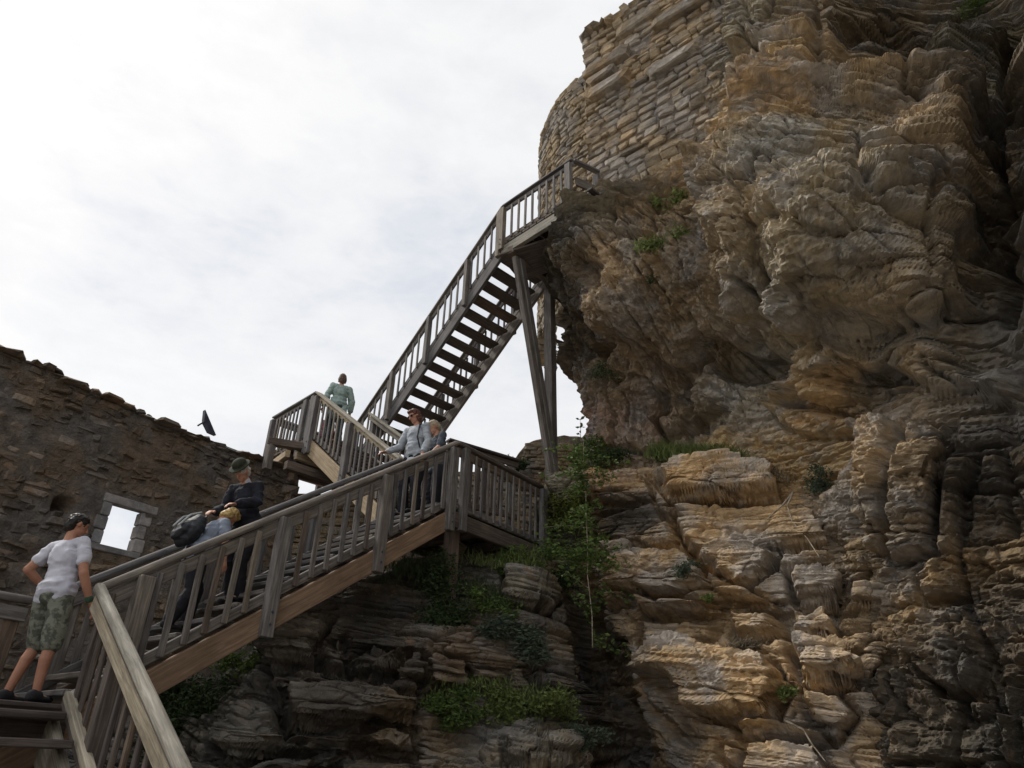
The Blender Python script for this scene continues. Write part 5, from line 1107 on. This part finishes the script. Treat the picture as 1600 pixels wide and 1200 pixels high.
# woman in grey
def shades(root, k, up_, hd, Rh, Rl, ar, vox):
    fuse('sunglasses', [tuple((q[0] * k, q[1])) for q in [ell(hd([-.035, .082, .125]), (.028, .014, .022), Rh), ell(hd([.035, .082, .125]), (.028, .014, .022), Rh), cap(hd([-.075, .02, .13]), hd([-.062, .075, .13]), .006, .006, 8), cap(hd([.075, .02, .13]), hd([.062, .075, .13]), .006, .006, 8), cap(hd([-.01, .092, .13]), hd([.01, .092, .13]), .006, .006, 8)]], .006, 'glasses', root)
    fuse('bag_strap', [tuple((q[0] * k, q[1])) for q in [cap(up_([-.135, .085, 1.44]), up_([-.15, .145, 1.22]), .014, .014), cap(up_([-.15, .145, 1.22]), up_([-.17, .10, 1.05]), .014, .014), cap(up_([-.135, .085, 1.44]), up_([-.13, -.06, 1.46]), .015, .015)]], .009, 'bag_black', root)
wp = on_flight(A0, u, .677, v, 4.02, .52)
person('woman with short auburn hair, sunglasses and a grey top coming down the steps', wp, (-.6, -.82), 1.64, .0075,
       [((-.10, .05, .50), (-.10, .0, .09)), ((.10, .12, .50), (.11, .04, .06))], [((-.25, .02, 1.15), (-.26, .12, .93), (0, .3, -1)), ((.29, .08, 1.16), (.36, .28, 1.02), (.3, .8, -.3))], lean=.06, nod=.5, turn=-.25,
       top=('top_grey', 1.85, .78, .014), bottom=('trousers_black', 1.95, .024), hair=('hair_auburn', .06), extras=shades, width=1.04, belly=.015)
mp_ = on_flight(T, u, 0, v, .62, .95)
person('sandy-haired man in a slate shirt reaching for the rail behind the woman in grey', mp_, (-.85, -.5), 1.74, .008,
       [((-.10, .05, .50), (-.10, .0, .09)), ((.10, .05, .50), (.10, 0, .09))], [((-.25, .10, 1.2), (-.22, .25, 1.02), (0, .7, -.7)), ((.37, .25, 1.22), (.50, .42, 1.00), (.3, .8, -.5))], lean=.1, nod=.45,
       top=('shirt_slate', .95, .80, .016), bottom=('trousers_black', 1.95, .022), hair=('hair_sandy', .0), width=1.08, belly=.02)
# green coat, climbing away
gp = Bl + v2 * 2.98 + u2 * .42 + K * (.741 * 2.9 - .93)
person('person in a pale green coat climbing away up the pale flight, against the sky', gp, tuple(v2[:2] + u2[:2] * .3), 1.58, .009,
       [((-.09, .12, .54), (-.10, .06, .2)), ((.10, .03, .49), (.11, -.06, .09))], [((-.27, .02, 1.16), (-.27, .14, .95), (0, .4, -.9)), ((.29, .04, 1.16), (.31, .10, .94), (0, .4, -.9))], lean=-.02, nod=-.05,
       top=('coat_green', 1.9, .70, .028), bottom=('trousers_teal', 1.9, .02), hair=('hair_brown', .03), width=1.0)
kp = Q + v2 * .62 + u2 * .62 - K * .97
person('small child in pink crouching behind the balusters of the upper left landing', kp, tuple(-v2[:2]), .86, .009,
       [((-.12, .12, .45), (-.12, .0, .09)), ((.12, .12, .45), (.12, 0, .09))], [((-.25, .1, 1.15), (-.18, .28, 1.05), (0, 1, -.2)), ((.25, .1, 1.15), (.18, .28, 1.05), (0, 1, -.2))], lean=.2, nod=.2,
       top=('coat_pink', 1.8, .75, .045), bottom=('coat_pink', 1.9, .03), hair=('hair_dark', .04), width=1.15)
sp2 = Q + v2 * 1.2 + u2 * 1.0 - K * .97
person('person in maroon stooping low at the far rail of the upper left landing', sp2, tuple(-v2[:2] - u2[:2] * .4), 1.0, .010,
       [((-.12, .12, .45), (-.12, .0, .09)), ((.12, .12, .45), (.12, 0, .09))], [((-.25, .15, 1.1), (-.15, .35, 1.0), (0, 1, -.2)), ((.25, .15, 1.1), (.15, .35, 1.0), (0, 1, -.2))], lean=.7, nod=.2,
       top=('maroon', 1.8, .75, .04), bottom=('trousers_black', 1.9, .03), hair=('hair_dark', .02), width=1.15)
for lab, tt, ll, hh, tm, hm, ln in (('child in a lilac jacket and dark hood behind the bridge balusters', .42, .62, .86, 'coat_lilac', 'hair_dark', .1), ('child in a pink jacket ducking just left of the other on the bridge', .22, .75, .80, 'coat_pink', 'hair_brown', .7)):
    person(lab, Ct - v2 * tt + u2 * ll - K * .97, tuple(v2[:2] - u2[:2] * .2), hh, .010, [((-.12, .12, .45), (-.12, .0, .09)), ((.12, .12, .45), (.12, 0, .09))],
           [((-.25, .1, 1.15), (-.18, .28, 1.05), (0, 1, -.2)), ((.25, .1, 1.15), (.18, .28, 1.05), (0, 1, -.2))], lean=ln, nod=.3, top=(tm, 1.8, .75, .045), bottom=('trousers_black', 1.9, .03), hair=(hm, .05), width=1.15)
